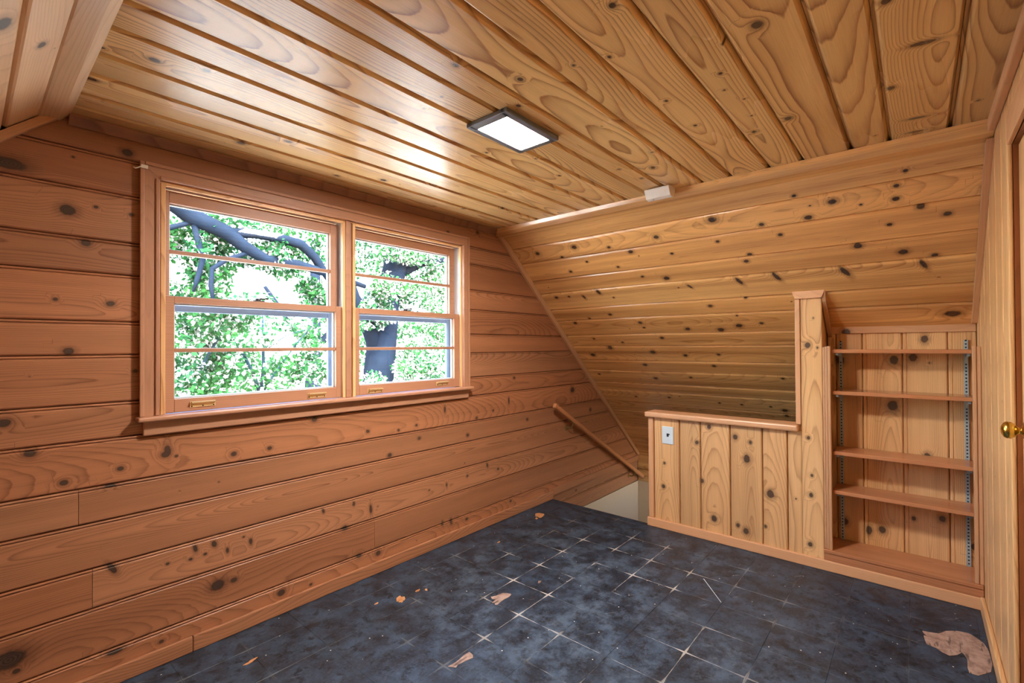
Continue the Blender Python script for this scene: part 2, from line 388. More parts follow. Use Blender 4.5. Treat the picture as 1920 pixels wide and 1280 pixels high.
KN_CEILING = [(0.355,-0.619,11.1),(0.471,-0.672,7.0),(0.246,-0.357,10.9,2.2),(0.729,-0.206,13.2),(0.849,-0.363,10.6),(1.172,-0.155,9.6),(0.246,-0.581,5.4),(1.026,-1.717,8.7),(1.203,-1.61,5.7),(1.17,-1.511,4.6),(1.122,-1.346,8.7),(0.942,-1.25,8.4),(1.242,-1.239,8.5),(1.885,-0.96,6.9),(1.644,-1.002,5.3),(1.454,-0.883,5.1),(2.088,-1.346,10.3),(2.003,-1.217,6.8),(1.575,-0.399,10.9),(1.356,-0.27,13.2),(2.184,-1.243,9.0),(2.114,-0.385,8.3),(1.803,-0.118,10.3),(1.956,-0.208,8.4),(1.92,-1.417,5.3),(1.03,-1.085,4.2),(1.547,-1.635,5.3),(1.334,-1.965,13.5),(1.499,-1.824,6.2),(1.708,-1.838,3.7),(1.606,-1.804,3.5),(1.997,-1.799,8.8),(1.961,-1.921,12.2),(1.715,-2.29,10.7,2.6,80),(2.269,-2.276,9.1,3,80),(2.414,-2.273,8.4,3,80),(1.949,-2.213,11.0),(1.445,-2.222,11.0),(2.245,-2.435,5.6),(1.792,-1.645,5.8),(1.358,-1.876,4.6),(1.85,-1.825,3.9)]
KN_SLOPE = [(-1.823,1.962,8.4),(-1.972,1.915,14.3),(-1.428,1.925,17.6),(-1.866,1.87,13.3),(-1.657,1.871,10.1),(-2.203,1.888,11.1),(-2.207,1.933,8.4),(-2.239,1.977,7.0),(-2.287,1.846,11.9),(-2.504,1.878,17.1),(-2.375,1.808,11.4),(-2.078,1.887,5.2),(-2.177,1.797,8.7),(-1.881,1.914,3.9),(-0.209,1.904,13.0),(-0.522,1.905,15.4),(-0.765,1.876,9.7),(-1.091,1.889,12.8),(-0.895,1.836,13.3),(-0.389,1.862,9.5),(-0.559,1.816,7.8),(-0.394,1.772,9.7),(-1.145,1.798,7.9),(-0.764,1.764,8.4),(-0.899,1.695,8.4),(-1.052,1.672,15.1),(-0.525,1.628,12.3,1.8,60),(-0.387,1.604,9.3,2,70),(-0.145,1.617,11.3),(-0.261,1.616,7.7),(-0.622,1.586,6.5),(-0.523,1.474,11.1),(-0.331,1.454,8.8),(-0.178,1.425,11.8),(-0.729,1.409,11.0),(-0.741,1.373,7.7),(-0.266,1.298,8.3),(-0.504,1.267,8.1),(-0.841,1.297,11.2),(-0.367,1.224,16.6),(-0.717,1.189,16.1),(-0.166,1.163,17.3),(-0.596,1.085,13.1),(-0.112,0.988,9.1),(-0.63,0.971,13.4),(-0.663,0.798,9.0),(-0.353,0.785,9.3),(-1.732,1.816,9.5),(-2.051,1.727,13.8),(-2.222,1.683,15.3),(-1.421,1.825,8.3),(-1.565,1.746,10.5),(-1.538,1.716,10.7),(-2.335,1.657,10.5),(-1.471,1.62,10.3,3,60),(-1.67,1.625,10.9,3,60),(-1.986,1.622,12.9,3,60),(-2.296,1.623,9.9,3,65),(-1.177,1.614,6.8,3,50),(-1.814,1.534,7.4),(-1.259,1.494,11.7),(-1.478,1.527,7.6),(-1.393,1.367,16.0),(-1.271,1.344,16.3),(-1.055,1.355,13.2),(-1.527,1.378,9.5),(-1.399,1.429,6.3),(-2.406,1.394,19.9,1.7),(-0.958,1.166,12.3),(-1.197,1.174,9.5),(-1.135,1.088,10.6),(-0.925,0.99,9.3),(-1.564,1.009,8.8),(-1.52,0.756,15.3),(-1.522,0.711,11.6),(-1.231,0.779,7.7),(-1.432,0.778,7.6),(-1.066,0.78,7.8)]
KN_GABLE = [(0.405,1.985,13.1),(0.097,1.855,19.4,2),(0.24,1.731,17.6),(0.418,1.751,6.1),(0.315,1.758,5.0),(0.253,1.923,3.4),(0.288,1.622,10.9),(0.209,1.413,5.4),(0.356,1.407,9.8),(0.243,1.232,12.4),(0.148,0.889,11.9),(0.533,0.832,11.1,2,85),(0.924,0.778,8.2),(0.774,0.778,9.2),(1.137,0.884,10.9),(0.563,0.806,5.0),(0.43,1.154,6.0),(0.088,0.999,13.4),(1.988,0.843,7.2,2.5,88),(2.603,0.844,7.4,3,88),(3.44,0.861,21.4),(1.437,0.783,8.3),(1.765,0.774,6.9),(1.637,0.762,6.7),(2.27,0.757,8.4),(1.785,0.693,9.0),(2.186,0.653,9.8),(2.816,0.681,9.5),(2.436,0.79,7.1),(2.665,1.007,9.1),(3.732,0.66,13.5),(1.576,0.629,10.7),(2.287,2.017,10.1),(2.019,1.972,8.1),(0.387,0.791,8.3),(0.232,0.772,9.3),(0.527,0.819,12.3),(0.357,0.733,6.6,2.2),(0.363,0.428,9.2,2.6,60),(0.711,0.231,20.7,1.25),(0.774,0.23,9.8),(0.101,0.221,29.3,1.4),(0.629,0.413,7.1,2,75),(0.698,0.41,8.9,1.5,70),(0.749,0.366,6.0,2,85),(0.843,0.375,6.7,2,85),(0.613,0.375,5.3),(0.534,0.384,4.7),(0.665,0.379,5.3),(0.814,0.404,4.2),(1.183,0.42,6.3,1.8,75),(0.374,0.116,9.0,2.6),(0.976,0.095,14.1),(1.118,0.078,5.9),(0.119,0.176,7.7),(0.514,0.086,6.7),(1.383,0.129,10.9),(1.499,0.104,12.5),(1.965,0.133,7.5,2,85),(2.037,0.126,9.2,2,80),(2.174,0.102,7.9),(2.373,0.418,7.2,2,80),(2.0,0.366,5.9,2,85),(2.181,0.384,6.9),(2.483,0.371,7.4),(2.617,0.109,7.7),(1.3,0.301,11.8),(1.352,0.413,5.9,2,85),(3.487,-0.016,8.2),(1.454,0.357,8.0,3,85),(1.859,0.365,4.3),(1.574,0.629,8.7)]
KN_HALF = [(-1.254,0.72,11.6),(-1.411,0.674,13.0),(-1.497,0.653,8.4),(-1.177,0.611,10.2),(-1.476,0.558,13.8),(-1.799,1.239,13.3),(-1.846,1.224,4.4),(-1.798,0.717,8.2),(-1.476,0.547,16.9),(-1.281,0.144,16.1),(-1.603,0.363,19.3),(-1.467,0.112,15.2),(-1.422,0.136,10.4),(-1.575,0.166,7.1),(-1.801,0.121,10.9),(-1.209,0.368,10.4),(-1.808,0.398,9.9),(-1.734,0.362,3.8),(-1.813,0.508,6.8),(-0.952,0.285,10.7),(-0.959,0.444,7.3)]
KN_BACK = [(-2.298,1.268,15.6),(-2.171,1.155,19.6),(-2.25,1.169,17.2),(-2.162,0.905,22.0),(-1.928,1.15,20.4),(-2.302,0.649,14.3),(-2.302,0.649,14.3),(-2.052,0.197,14.0,1.8),(-2.111,0.215,16.4),(-1.94,0.221,16.4),(-2.245,0.308,8.9),(-2.358,0.332,13.0),(-2.477,0.22,13.1)]
def conv(L, f): return [(*f(t[0], t[1]), t[2] / 1000.0, *t[3:]) for t in L]
HS = math.sqrt(1 + SL * SL)
kn_gable = conv(KN_GABLE, lambda x, z: (x, -z))
kn_ceil = conv(KN_CEILING, lambda x, y: (x, -y))
kn_slope = conv(KN_SLOPE, lambda y, z: (-y, (ZC - z) * HS))
kn_half = conv(KN_HALF, lambda y, z: (z, -y))
kn_back = conv(KN_BACK, lambda y, z: (z, -y))

# ================================================================== SETTING
# ---- window wall (north): backing with the window opening, planks, baseboard
w_n = MB()
WX0, WX1, WZ0, WZ1 = 0.490, 2.150, 0.945, 1.925
def ybox(pts): w_n.prism([(p[0], 0.021, p[1]) for p in pts], (0, 0.125, 0))
ybox([(-0.75, -3.2), (WX0, -3.2), (WX0, 2.25), (0.05, 2.25), (-0.75, 1.35)])
ybox([(WX1, -3.2), (4.95, -3.2), (4.95, -0.12), (slope_x(2.25) + 0.12, 2.25), (WX1, 2.25)])
ybox([(WX0, -3.2), (WX1, -3.2), (WX1, WZ0), (WX0, WZ0)]); ybox([(WX0, WZ1), (WX1, WZ1), (WX1, 2.25), (WX0, 2.25)])
wall_n = w_n.build('wall_north', M['back'])
mark(wall_n, 'window wall of horizontal reddish pine planks with beaded joints', 'wall', kind='structure')
gx_end = lambda c: slope_x(-c) - 0.002
gx_beg = lambda c: max(XB + 0.002, XW - SLW * (ZC + c) + 0.002)
def gplank(z1, z0, a0, a1, **kw):
    return board('plank', wall_n, (0, 0, 0), (1, 0, 0), (0, 0, -1), (0, -1, 0), -z1, z1 - z0, a0, a1, M['gable'], kn_gable, tone=kw.pop('tone', jit(0.10)), red=kw.pop('red', 0.45 + 0.55 * rng.random()), extra=0.8, **kw)
gplank(ZC, 1.959, gx_beg, 2.192, tone=0.86); gplank(ZC, 1.912, 2.192, gx_end, tone=0.92)
ltone = (0.90, 1.0, 0.84, 1.04, 0.98, 1.02, 0.96)
for i, (za, zb) in enumerate(zip((1.959, 1.821, 1.642, 1.518, 1.341, 1.217, 1.040), (1.821, 1.642, 1.518, 1.341, 1.217, 1.040, 0.908))):
    gplank(za, zb, gx_beg, 0.470, tone=ltone[i])
rtone = (0.96, 0.84, 0.98, 0.86, 0.96, 0.90, 1.02)
for i, (za, zb) in enumerate(zip((1.912, 1.794, 1.621, 1.488, 1.322, 1.196, 1.033), (1.794, 1.621, 1.488, 1.322, 1.196, 1.033, 0.908))):
    gplank(za, zb, 2.165, gx_end, tone=rtone[i])
gplank(0.908, 0.738, gx_beg, gx_end, tone=0.98)
gplank(0.738, 0.609, gx_beg, 0.270, tone=1.0, red=1.0); gplank(0.738, 0.609, 0.2715, gx_end, tone=0.92)
gplank(0.609, 0.4435, gx_beg, gx_end, tone=0.97, red=0.8)
gplank(0.4435, 0.2995, gx_beg, 0.308, tone=0.92); gplank(0.4435, 0.2995, 0.3095, gx_end, tone=1.06, red=0.9)
gplank(0.2995, 0.131, gx_beg, 1.476, tone=0.92, red=0.55); gplank(0.2995, 0.131, 1.4775, gx_end, tone=0.92)
gplank(0.131, 0.055, gx_beg, lambda c: min(gx_end(c), XEND - 0.035), tone=1.05)
gplank(0.055, -0.058, 3.02, XEND - 0.035, tone=0.82); gplank(-0.058, -0.190, 3.02, XEND - 0.035, tone=0.84)
bb = empty('baseboard_north', (0, 0, 0), 'plain pine baseboard along the foot of the window wall', 'baseboard', kind='structure')
for xa, xb_ in ((XB + 0.01, 0.617), (0.6185, 3.128)):
    MB().box(xa, xb_, -0.016, -0.0005, 0.0005, 0.064, 0.004).build('board', M['gable'], bb, tone=1.06, red=0.9)
MB().box(3.129, XEND - 0.035, -0.016, -0.0005, 0.028, 0.082, 0.004).build('board', M['gable'], bb, tone=1.0)

# ---- flat ceiling
ceil = MB().box(XW - 0.1, XE + 0.1, -2.70, 0.146, ZC + 0.021, ZC + 0.14).build('ceiling', M['back'])
mark(ceil, 'flat ceiling of wide orange pine boards with dark V-joints', 'ceiling', kind='structure')
cj = [0.0, .102, .225, .391, .538, .702, .846, 1.021, 1.154, 1.270, 1.442, 1.579, 1.748, 1.882, 2.061, 2.189, 2.370, 2.497]
ctone = (0.95, 1.02, 1.06, 1.0, 1.05, 1.0, 1.03, 0.97, 0.98, 1.05, 1.0, 1.08, 0.98, 0.96, 0.92, 0.92, 0.84)
CBEAD = [(0.0006, 0.0200), (0.0084, 0.0195), (0.0092, 0.0078), (0.0170, 0.0006), (0.0195, 0.0)]
CFAR = [(0.0090, 0.0), (0.0050, 0.0080), (0.0006, 0.0200)]
for i in range(len(cj) - 1):
    board('plank', ceil, (0, 0, ZC), (1, 0, 0), (0, -1, 0), (0, 0, -1), cj[i], cj[i + 1] - cj[i], XW, XE - 0.003, M['ceil'], kn_ceil,
          tone=ctone[i], red=0.82 + 0.18 * rng.random(), extra=0.5, bead=CBEAD, far=CFAR, thick=0.0208)

# ---- right slope
def sprism(mb, pts, y0, y1): mb.prism([(p[0], y0, p[1]) for p in pts], (0, y1 - y0, 0))
off = (0.0235 * HS / SL)
sl = MB(); zb = -0.20
sprism(sl, [(slope_x(2.26) + 0.031, 2.26), (slope_x(zb) + 0.031, zb), (slope_x(zb) + 0.2, zb), (slope_x(2.26) + 0.2, 2.26)], -2.70, 0.146)
wall_e = sl.build('wall_east', M['back'])
mark(wall_e, 'long sloping wall of knotty pine boards over half wall and bookcase', 'wall', kind='structure')
sj = [2.066, 1.948, 1.853, 1.738, 1.648, 1.531, 1.445, 1.328, 1.238, 1.118, 1.030, 0.918, 0.843, 0.727, 0.632, 0.540, 0.448, 0.345, 0.249, 0.150, 0.060]
stone = (0.95, 1.04, 1.0, 0.98, 1.02, 0.86, 0.95, 1.0, 1.02, 0.98, 0.90, 0.98, 0.96, 0.92, 0.98, 0.90, 0.96, 0.9, 0.95, 0.9)
A_s = (0, -1, 0); B_s = (SL / HS, 0, -1 / HS); N_s = (-1 / HS, 0, -SL / HS)
SBEAD = [(0.0006, 0.0160), (0.0030, 0.0158), (0.0034, 0.0100), (0.0056, 0.0066), (0.0084, 0.0042), (0.0120, 0.0022), (0.0160, 0.0008), (0.0185, 0.0)]
for i in range(len(sj) - 1):
    c0 = (ZC - sj[i]) * HS; w_ = (sj[i] - sj[i + 1]) * HS
    board('plank', wall_e, (XE, 0, ZC), A_s, B_s, N_s, c0, w_, 0.003, 2.493 if sj[i] > 1.34 else 1.80, M['slope'], kn_slope, tone=stone[i],
          red=0.55 + 0.45 * rng.random(), extra=0.8, bead=SBEAD, far=[(0.006, 0.0), (0.003, 0.004), (0.0006, 0.010)])
for za, zb_ in ((0.108, -0.068), (-0.0695, -0.190)):      # low plank face closing the foot of the slope
    board('plank', wall_e, (XEND - 0.03, 0, 0), (0, -1, 0), (0, 0, -1), (-1, 0, 0), -za, za - zb_, 0.003, 1.735, M['slope'], tone=0.86)

# ---- left slope and the low wall behind the camera
A_w = (0, -1, 0); HW = math.sqrt(1 + SLW * SLW); B_w = (-SLW / HW, 0, -1 / HW); N_w = (1 / HW, 0, -SLW / HW)
wz = west_z(XB)
lw = MB()
sprism(lw, [(XW - SLW * (ZC - 2.26) - 0.031, 2.26), (XB - 0.031, wz), (XB - 0.2, wz), (XW - SLW * (ZC - 2.26) - 0.2, 2.26)], -2.70, 0.146)
lw.box(XB - 0.14, XB - 0.0225, -2.70, 0.146, -0.1, wz)
wall_w = lw.build('wall_west', M['back'])
mark(wall_w, 'sloping wall of pale pine boards overhead at the left', 'wall', kind='structure')
wj = [2.066, 1.965, 1.866, 1.770, 1.668, 1.572, 1.470, wz]
kn_w = [(0.62, (ZC - 2.0) * HW, 0.010, 1.6), (0.36, (ZC - 1.925) * HW, 0.013, 1.7), (0.80, (ZC - 1.935) * HW, 0.016, 1.8), (0.95, (ZC - 1.99) * HW, 0.008, 2.0)]
for i in range(len(wj) - 1):
    board('plank', wall_w, (XW, 0, ZC), A_w, B_w, N_w, (ZC - wj[i]) * HW, (wj[i] - wj[i + 1]) * HW, 0.003, 2.493, M['west'], kn_w, tone=jit(0.05), red=0.8, bead=SBEAD)
zz = [wz - 0.012, 1.02, 0.82, 0.60, 0.41, 0.20, 0.0]
for i in range(6):
    board('plank', wall_w, (XB, 0, 0), (0, -1, 0), (0, 0, -1), (1, 0, 0), -zz[i], zz[i] - zz[i + 1], 0.003, 2.493, M['gable'], tone=jit(), extra=2)

# ---- door wall (south)
DX0, DX1, DZ = 1.27, 2.072, 1.845
ws = MB()
def yb2(pts): ws.prism([(p[0], YD - 0.021, p[1]) for p in pts], (0, -0.10, 0))
yb2([(-0.75, -0.1), (DX0, -0.1), (DX0, 2.25), (0.05, 2.25), (-0.75, 1.35)])
yb2([(DX1, -0.1), (4.2, -0.1), (4.2, 0.6), (slope_x(2.25) + 0.12, 2.25), (DX1, 2.25)])
yb2([(DX0, DZ), (DX1, DZ), (DX1, 2.25), (DX0, 2.25)])
wall_s = ws.build('wall_south', M['back'])
mark(wall_s, 'narrow strip of vertical pale pine boards beside the door', 'wall', kind='structure')
def top_z(x): return min(ZC - 0.002, slope_z(x) - 0.003 if x > XE else 9, west_z(x) - 0.003 if x < XW else 9)
xs_ = [3.324, 3.125, 2.935, 2.725, 2.515, 2.335, 2.169, DX1]
for i in range(len(xs_) - 1):
    board('plank', wall_s, (0, YD, 0), (0, 0, 1), (-1, 0, 0), (0, 1, 0), -xs_[i], xs_[i] - xs_[i + 1], 0.002, lambda c: top_z(-c), M['pale'], tone=jit(0.05), red=0.9)
xs2 = [DX0, 1.13, 1.0, 0.86, 0.72, 0.6, 0.46, 0.32, XW, 0.06, -0.08, -0.21, -0.34, -0.47, XB + 0.002]
for i in range(len(xs2) - 1):
    board('plank', wall_s, (0, YD, 0), (0, 0, 1), (-1, 0, 0), (0, 1, 0), -xs2[i], xs2[i] - xs2[i + 1], 0.002, lambda c: top_z(-c), M['pale'], tone=jit(0.05), red=0.9)
for i in range(6):
    xa = DX1 - 0.1337 * i; board('plank', wall_s, (0, YD, 0), (0, 0, 1), (-1, 0, 0), (0, 1, 0), -xa, 0.1337, DZ + 0.02, ZC - 0.002, M['pale'], tone=jit(0.05), red=0.9)
bs = empty('baseboard_south', (2.6, YD, 0), 'pale baseboard at the foot of the door wall', 'baseboard', kind='structure')
MB().box(2.175, 3.092, YD + 0.0005, YD + 0.016, 0.0005, 0.066, 0.004).build('board', M['pale'], bs)
tr1 = empty('trim_1', (DX1, YD, 0), 'pine door casing with mitred head at the right edge', 'door trim', kind='structure')
MB().box(DX1, 2.168, YD + 0.0005, YD + 0.013, 0.0005, DZ + 0.09, 0.004).build('casing_board', M['pale'], tr1, (0, 0, 1), tone=0.97)
MB().box(DX0 - 0.096, DX0, YD + 0.0005, YD + 0.013, 0.0005, DZ + 0.09, 0.004).build('casing_board', M['pale'], tr1, (0, 0, 1), tone=0.97)
MB().box(DX0 + 0.001, DX1 - 0.001, YD + 0.0005, YD + 0.013, DZ, DZ + 0.09, 0.004).build('head_casing', M['trim'], tr1, (1, 0, 0))
MB().box(DX1 - 0.0005, DX1 + 0.012, YD - 0.1, YD - 0.0005, 0, DZ).build('jamb', M['brown'], tr1, (0, 0, 1))
MB().box(DX0 - 0.012, DX0 + 0.0005, YD - 0.1, YD - 0.0005, 0, DZ).build('jamb', M['brown'], tr1, (0, 0, 1))
MB().box(DX0, DX1, YD - 0.1, YD - 0.0005, DZ, DZ + 0.02).build('jamb', M['brown'], tr1, (1, 0, 0))
door = empty('door_1', (1.67, YD - 0.02, 0), 'pale pine door at the right edge with a round brass knob', 'door', kind='structure')
YF = YD - 0.012
dm = MB()
for xa, xb2 in ((DX0 + 0.004, DX0 + 0.104), (DX1 - 0.106, DX1 - 0.004)): dm.box(xa, xb2, YF - 0.038, YF, 0.008, DZ - 0.004, 0.002)
for za, zb2 in ((0.008, 0.20), (0.86, 1.0), (1.72, DZ - 0.004)): dm.box(DX0 + 0.105, DX1 - 0.107, YF - 0.038, YF, za, zb2, 0.002)
dm.build('door_frame', M['pale'], door, (0, 0, 1))
for za, zb2 in ((0.20, 0.86), (1.0, 1.72)): MB().box(DX0 + 0.105, DX1 - 0.107, YF - 0.03, YF - 0.010, za, zb2).build('panel', M['pale'], door, (0, 0, 1), tone=0.97)
kb = MB().lathe((1.990, YF, 0.990), (0, 1, 0), [(0.0, 0.029), (0.004, 0.029), (0.007, 0.024), (0.010, 0.014), (0.013, 0.0095), (0.018, 0.0095), (0.021, 0.012), (0.026, 0.0195), (0.033, 0.0240), (0.041, 0.0245), (0.048, 0.0205), (0.053, 0.011), (0.0545, 0.0)], 28)
o = kb.build('door_knob', M['brass'], door, smooth=True); o['label'] = 'polished brass knob with round rose'
for p in o.data.polygons: p.use_smooth = True

# ---- floor: slab, square tiles, bare patches
fl = MB().box(XB - 0.02, 3.128, -2.62, 0.02, -0.16, -0.0035)
fl.box(3.128, 4.2, -2.62, -1.74, -0.16, -0.0035)
floor = fl.build('floor', M['floor'])
mark(floor, 'worn black tile floor with chalky pale joints and bare patches', 'floor', kind='structure')
nx0, nx1 = math.floor((XB - TX0) / 0.2286), math.ceil((3.128 - TX0) / 0.2286)
ny0, ny1 = math.floor((YD - TY0) / 0.2286), math.ceil((0 - TY0) / 0.2286)
G = 0.0005
for i in range(nx0, nx1):
    for j in range(ny0, ny1):
        xa, xb2 = max(XB, TX0 + i * 0.2286), min(3.128, TX0 + (i + 1) * 0.2286)
        ya, yb3 = max(YD, TY0 + j * 0.2286), min(-0.0005, TY0 + (j + 1) * 0.2286)
        if xb2 - xa < 0.01 or yb3 - ya < 0.01: continue
        zt = (rng.random() - 0.5) * 0.0006
        vs = [(x_, y_, -0.0034) for x_, y_ in ((xa + G, ya + G), (xb2 - G, ya + G), (xb2 - G, yb3 - G), (xa + G, yb3 - G))]
        vs += [(x_, y_, zt - 0.0006) for x_, y_ in ((xa + G, ya + G), (xb2 - G, ya + G), (xb2 - G, yb3 - G), (xa + G, yb3 - G))]
        g2 = G + 0.0008
        vs += [(x_, y_, zt) for x_, y_ in ((xa + g2, ya + g2), (xb2 - g2, ya + g2), (xb2 - g2, yb3 - g2), (xa + g2, yb3 - g2))]
        fs = [[3, 2, 1, 0], [8, 9, 10, 11]] + [[a_, (a_ + 1) % 4, 4 + (a_ + 1) % 4, 4 + a_] for a_ in range(4)] + [[4 + a_, 4 + (a_ + 1) % 4, 8 + (a_ + 1) % 4, 8 + a_] for a_ in range(4)]
        me = bpy.data.meshes.new('tile'); me.from_pydata(vs, [], fs); link('tile', me, M['floor'], floor)
def patch(name, cx, cy, rx, ry, ang, mat, ragged=0.25, n=34, pts=None):
    r2 = random.Random(int((cx * 131 + cy * 977) * 1000))
    if pts is None:
        pts = []; ph = [r2.random() * 6.28 for _ in range(5)]
        for q in range(n):
            a_ = 2 * math.pi * q / n; rr = 1 + ragged * sum(math.sin((h + 2) * a_ + ph[h]) / (h + 1.5) for h in range(5)) + ragged * 0.35 * (r2.random() - 0.5)
            u, v = rr * rx * math.cos(a_), rr * ry * math.sin(a_)
            pts.append((cx + u * math.cos(ang) - v * math.sin(ang), cy + u * math.sin(ang) + v * math.cos(ang)))
    ar = sum(p[0] * q[1] - q[0] * p[1] for p, q in zip(pts, pts[1:] + pts[:1]))
    if ar < 0: pts = pts[::-1]
    b = MB().prism([(p[0], p[1], -0.0004) for p in pts], (0, 0, 0.0016))
    return b.build(name, mat, floor)

# ---- stairwell below the floor
st = MB()
st.box(3.128, XEND, 0.0, 0.020, -2.4, -0.191); st.box(XEND - 0.028, XEND + 0.05, -1.80, 0.02, -2.4, -0.191)
st.box(3.06, 3.128, -1.74, 0.02, -2.4, -0.161); st.box(3.128, XEND, -1.84, -1.741, -2.4, -0.161)
wst = st.build('wall_stairwell', M['white']); mark(wst, 'off-white painted wall down in the stairwell', 'wall', kind='structure')
sf = MB().box(3.05, XEND + 0.05, -1.85, 0.02, -2.46, -2.4).build('floor_stairwell', M['white']); mark(sf, 'landing floor at the bottom of the stairwell', 'floor', kind='structure')

# ---- half wall with cap, pier
hw = MB().box(XF + 0.0205, XF + 0.085, -1.765, -0.850, 0.0, 0.745)
half = hw.build('wall_half', M['back'])
mark(half, 'low half wall of vertical pale pine boards guarding the stairs', 'half wall', kind='structure')
hj = [0.884, 1.062, 1.198, 1.379, 1.561, 1.692]
htone = (1.02, 0.86, 1.0, 0.90, 1.02, 1.02)
for i in range(5):
    board('plank', half, (XF, 0, 0), (0, 0, 1), (0, -1, 0), (-1, 0, 0), hj[i], hj[i + 1] - hj[i], 0.058, 0.747 + 0.006 * i / 5, M['pale'], kn_half, tone=htone[i], red=0.85, bead=VEE)
board('plank', half, (XF, 0, 0), (0, 0, 1), (0, -1, 0), (-1, 0, 0), 1.692, 0.072, 0.058, 0.752, M['pale'], kn_half, tone=1.03, bead=VEE, far=[(0.0075, 0), (0.0006, 0.002)])
MB().box(XF - 0.006, XF + 0.09, -0.883, -0.846, 0.058, 0.747, 0.006).build('corner_trim', M['trim'], half, (0, 0, 1), tone=1.12)
capm = MB()
capm.box(XF - 0.038, XF + 0.115, -1.752, -0.832, 0.750, 0.786, 0.010)
o = capm.build('cap', M['trim'], half, (0, 1, 0), tone=1.04); o['label'] = 'rounded wooden cap worn pale at its end'
b2 = empty('baseboard_east', (XS, -1.5, 0), 'pine baseboard under the half wall and bookcase', 'baseboard', kind='structure')
MB().box(XS - 0.002, XF + 0.02, -2.493, -0.838, 0.0005, 0.0575, 0.004).build('board', M['trim'], b2, (0, 1, 0), tone=1.12)

pier = MB()
pz = lambda x: slope_z(x) - 0.012
pier.prism([(XF + 0.0205, -1.742, 0.06), (XR, -1.742, 0.06), (XR, -1.742, pz(XR)), (XF + 0.0205, -1.742, pz(XF + 0.0205))], (0, -0.1215, 0))
pr_ = pier.build('wall_pier', M['pale'], None, (0, 0, 1), tone=0.9)
mark(pr_, 'tall narrow pine pier between half wall and bookcase', 'pier', kind='structure')
board('plank', pr_, (XF, 0, 0), (0, 0, 1), (0, -1, 0), (-1, 0, 0), 1.764, 0.105, 0.058, pz(XF) - 0.002, M['pale'], kn_half, tone=1.06, bead=[(0.0006, 0.004), (0.004, 0.0)], far=[(0.004, 0.0), (0.0006, 0.004)])
MB().box(XF - 0.005, XF + 0.02, -1.763, -1.738, 0.788, 1.502, 0.003).build('corner_trim', M['trim'], pr_, (0, 0, 1), tone=1.05)
o = MB().prism([(XF - 0.020, -1.742, 1.502), (XF - 0.020, -1.869, 1.502), (XF - 0.020, -1.886, 1.548), (XF - 0.020, -1.725, 1.548)], (0.030, 0, 0)).build('cap_trim', M['trim'], pr_, (0, 1, 0), tone=1.1)
xa, xb2 = XF - 0.02, XR - 0.006
MB().prism([(xa, -1.8695, slope_z(xa) - 0.004), (xb2, -1.8695, slope_z(xb2) - 0.004), (xb2, -1.8695, slope_z(xb2) - 0.050), (xa + 0.02, -1.8695, slope_z(xa) - 0.062)], (0, -0.018, 0)).build('slope_trim', M['trim'], pr_, (1, 0, -0.9), tone=0.8)

# ---- crown and corner trims of the room
t2 = empty('trim_2', (XE, -1.2, ZC), 'slim crown strip where flat ceiling meets the long slope', 'crown trim', kind='structure')
xk = 2.447
MB().prism([(xk, 0, ZC - 0.001), (xk + 0.008, 0, ZC - 0.022), (xk + 0.030, 0, ZC - 0.045), (slope_x(ZC - 0.052) - 0.003, 0, ZC - 0.052), (XE, 0, ZC - 0.001)], (0, -2.493, 0)).build('crown_strip', M['slope'], t2, (0, 1, 0), tone=1.02)
t3 = empty('trim_3', (1.3, 0, ZC), 'dark crown strip along the top of the window wall', 'crown trim', kind='structure')
MB().prism([(0.24, -0.0005, ZC - 0.001), (0.24, -0.036, ZC - 0.001), (0.24, -0.034, ZC - 0.010), (0.24, -0.010, ZC - 0.036), (0.24, -0.0005, ZC - 0.036)], (2.26, 0, 0)).build('crown_strip', M['gable'], t3, (1, 0, 0), tone=0.72)
t4 = empty('trim_4', (3.5, 0, 1), 'slanted trim strip where window wall meets the long slope', 'corner trim', kind='structure')
za, zb2 = 2.030, 0.086
MB().prism([(slope_x(za) - 0.060, -0.0005, za), (slope_x(zb2) - 0.060, -0.0005, zb2), (slope_x(zb2) - 0.004, -0.0005, zb2), (slope_x(za) - 0.004, -0.0005, za)], (0, -0.020, 0)).build('slope_strip', M['trim'], t4, (SL, 0, -1), tone=0.84)
t5 = empty('trim_5', (2.9, YD, 1.6), 'slanted trim strip where the long slope meets the door wall', 'corner trim', kind='structure')
za, zb2 = 2.010, 1.345
MB().prism([(slope_x(za) - 0.062, YD + 0.0005, za), (slope_x(zb2) - 0.062, YD + 0.0005, zb2), (slope_x(zb2) - 0.004, YD + 0.0005, zb2), (slope_x(za) - 0.004, YD + 0.0005, za)], (0, 0.020, 0)).build('slope_strip', M['trim'], t5, (SL, 0, -1), tone=1.0)
t6 = empty('trim_6', (1.3, YD, ZC), 'pine strip along the ceiling over the door wall', 'crown trim', kind='structure')
MB().box(0.24, 2.46, YD + 0.0005, YD + 0.022, ZC - 0.045, ZC - 0.001, 0.004).build('crown_strip', M['trim'], t6, (1, 0, 0), tone=1.05)
t7 = empty('trim_7', (XW, -1.2, ZC), 'pale strip where the flat ceiling meets the left slope', 'crown trim', kind='structure')
MB().prism([(0.160, 0, 2.0340), (0.168, 0, 2.0320), (0.2176, 0, 2.0410), (0.245, 0, ZC - 0.001), (0.205, 0, ZC - 0.001)], (0, -2.493, 0)).build('crown_strip', M['west'], t7, (0, 1, 0), tone=1.0)
t8 = empty('trim_8', (0.0, 0, 1.98), 'tan slanted strip where the left slope meets the window wall', 'corner trim', kind='structure')
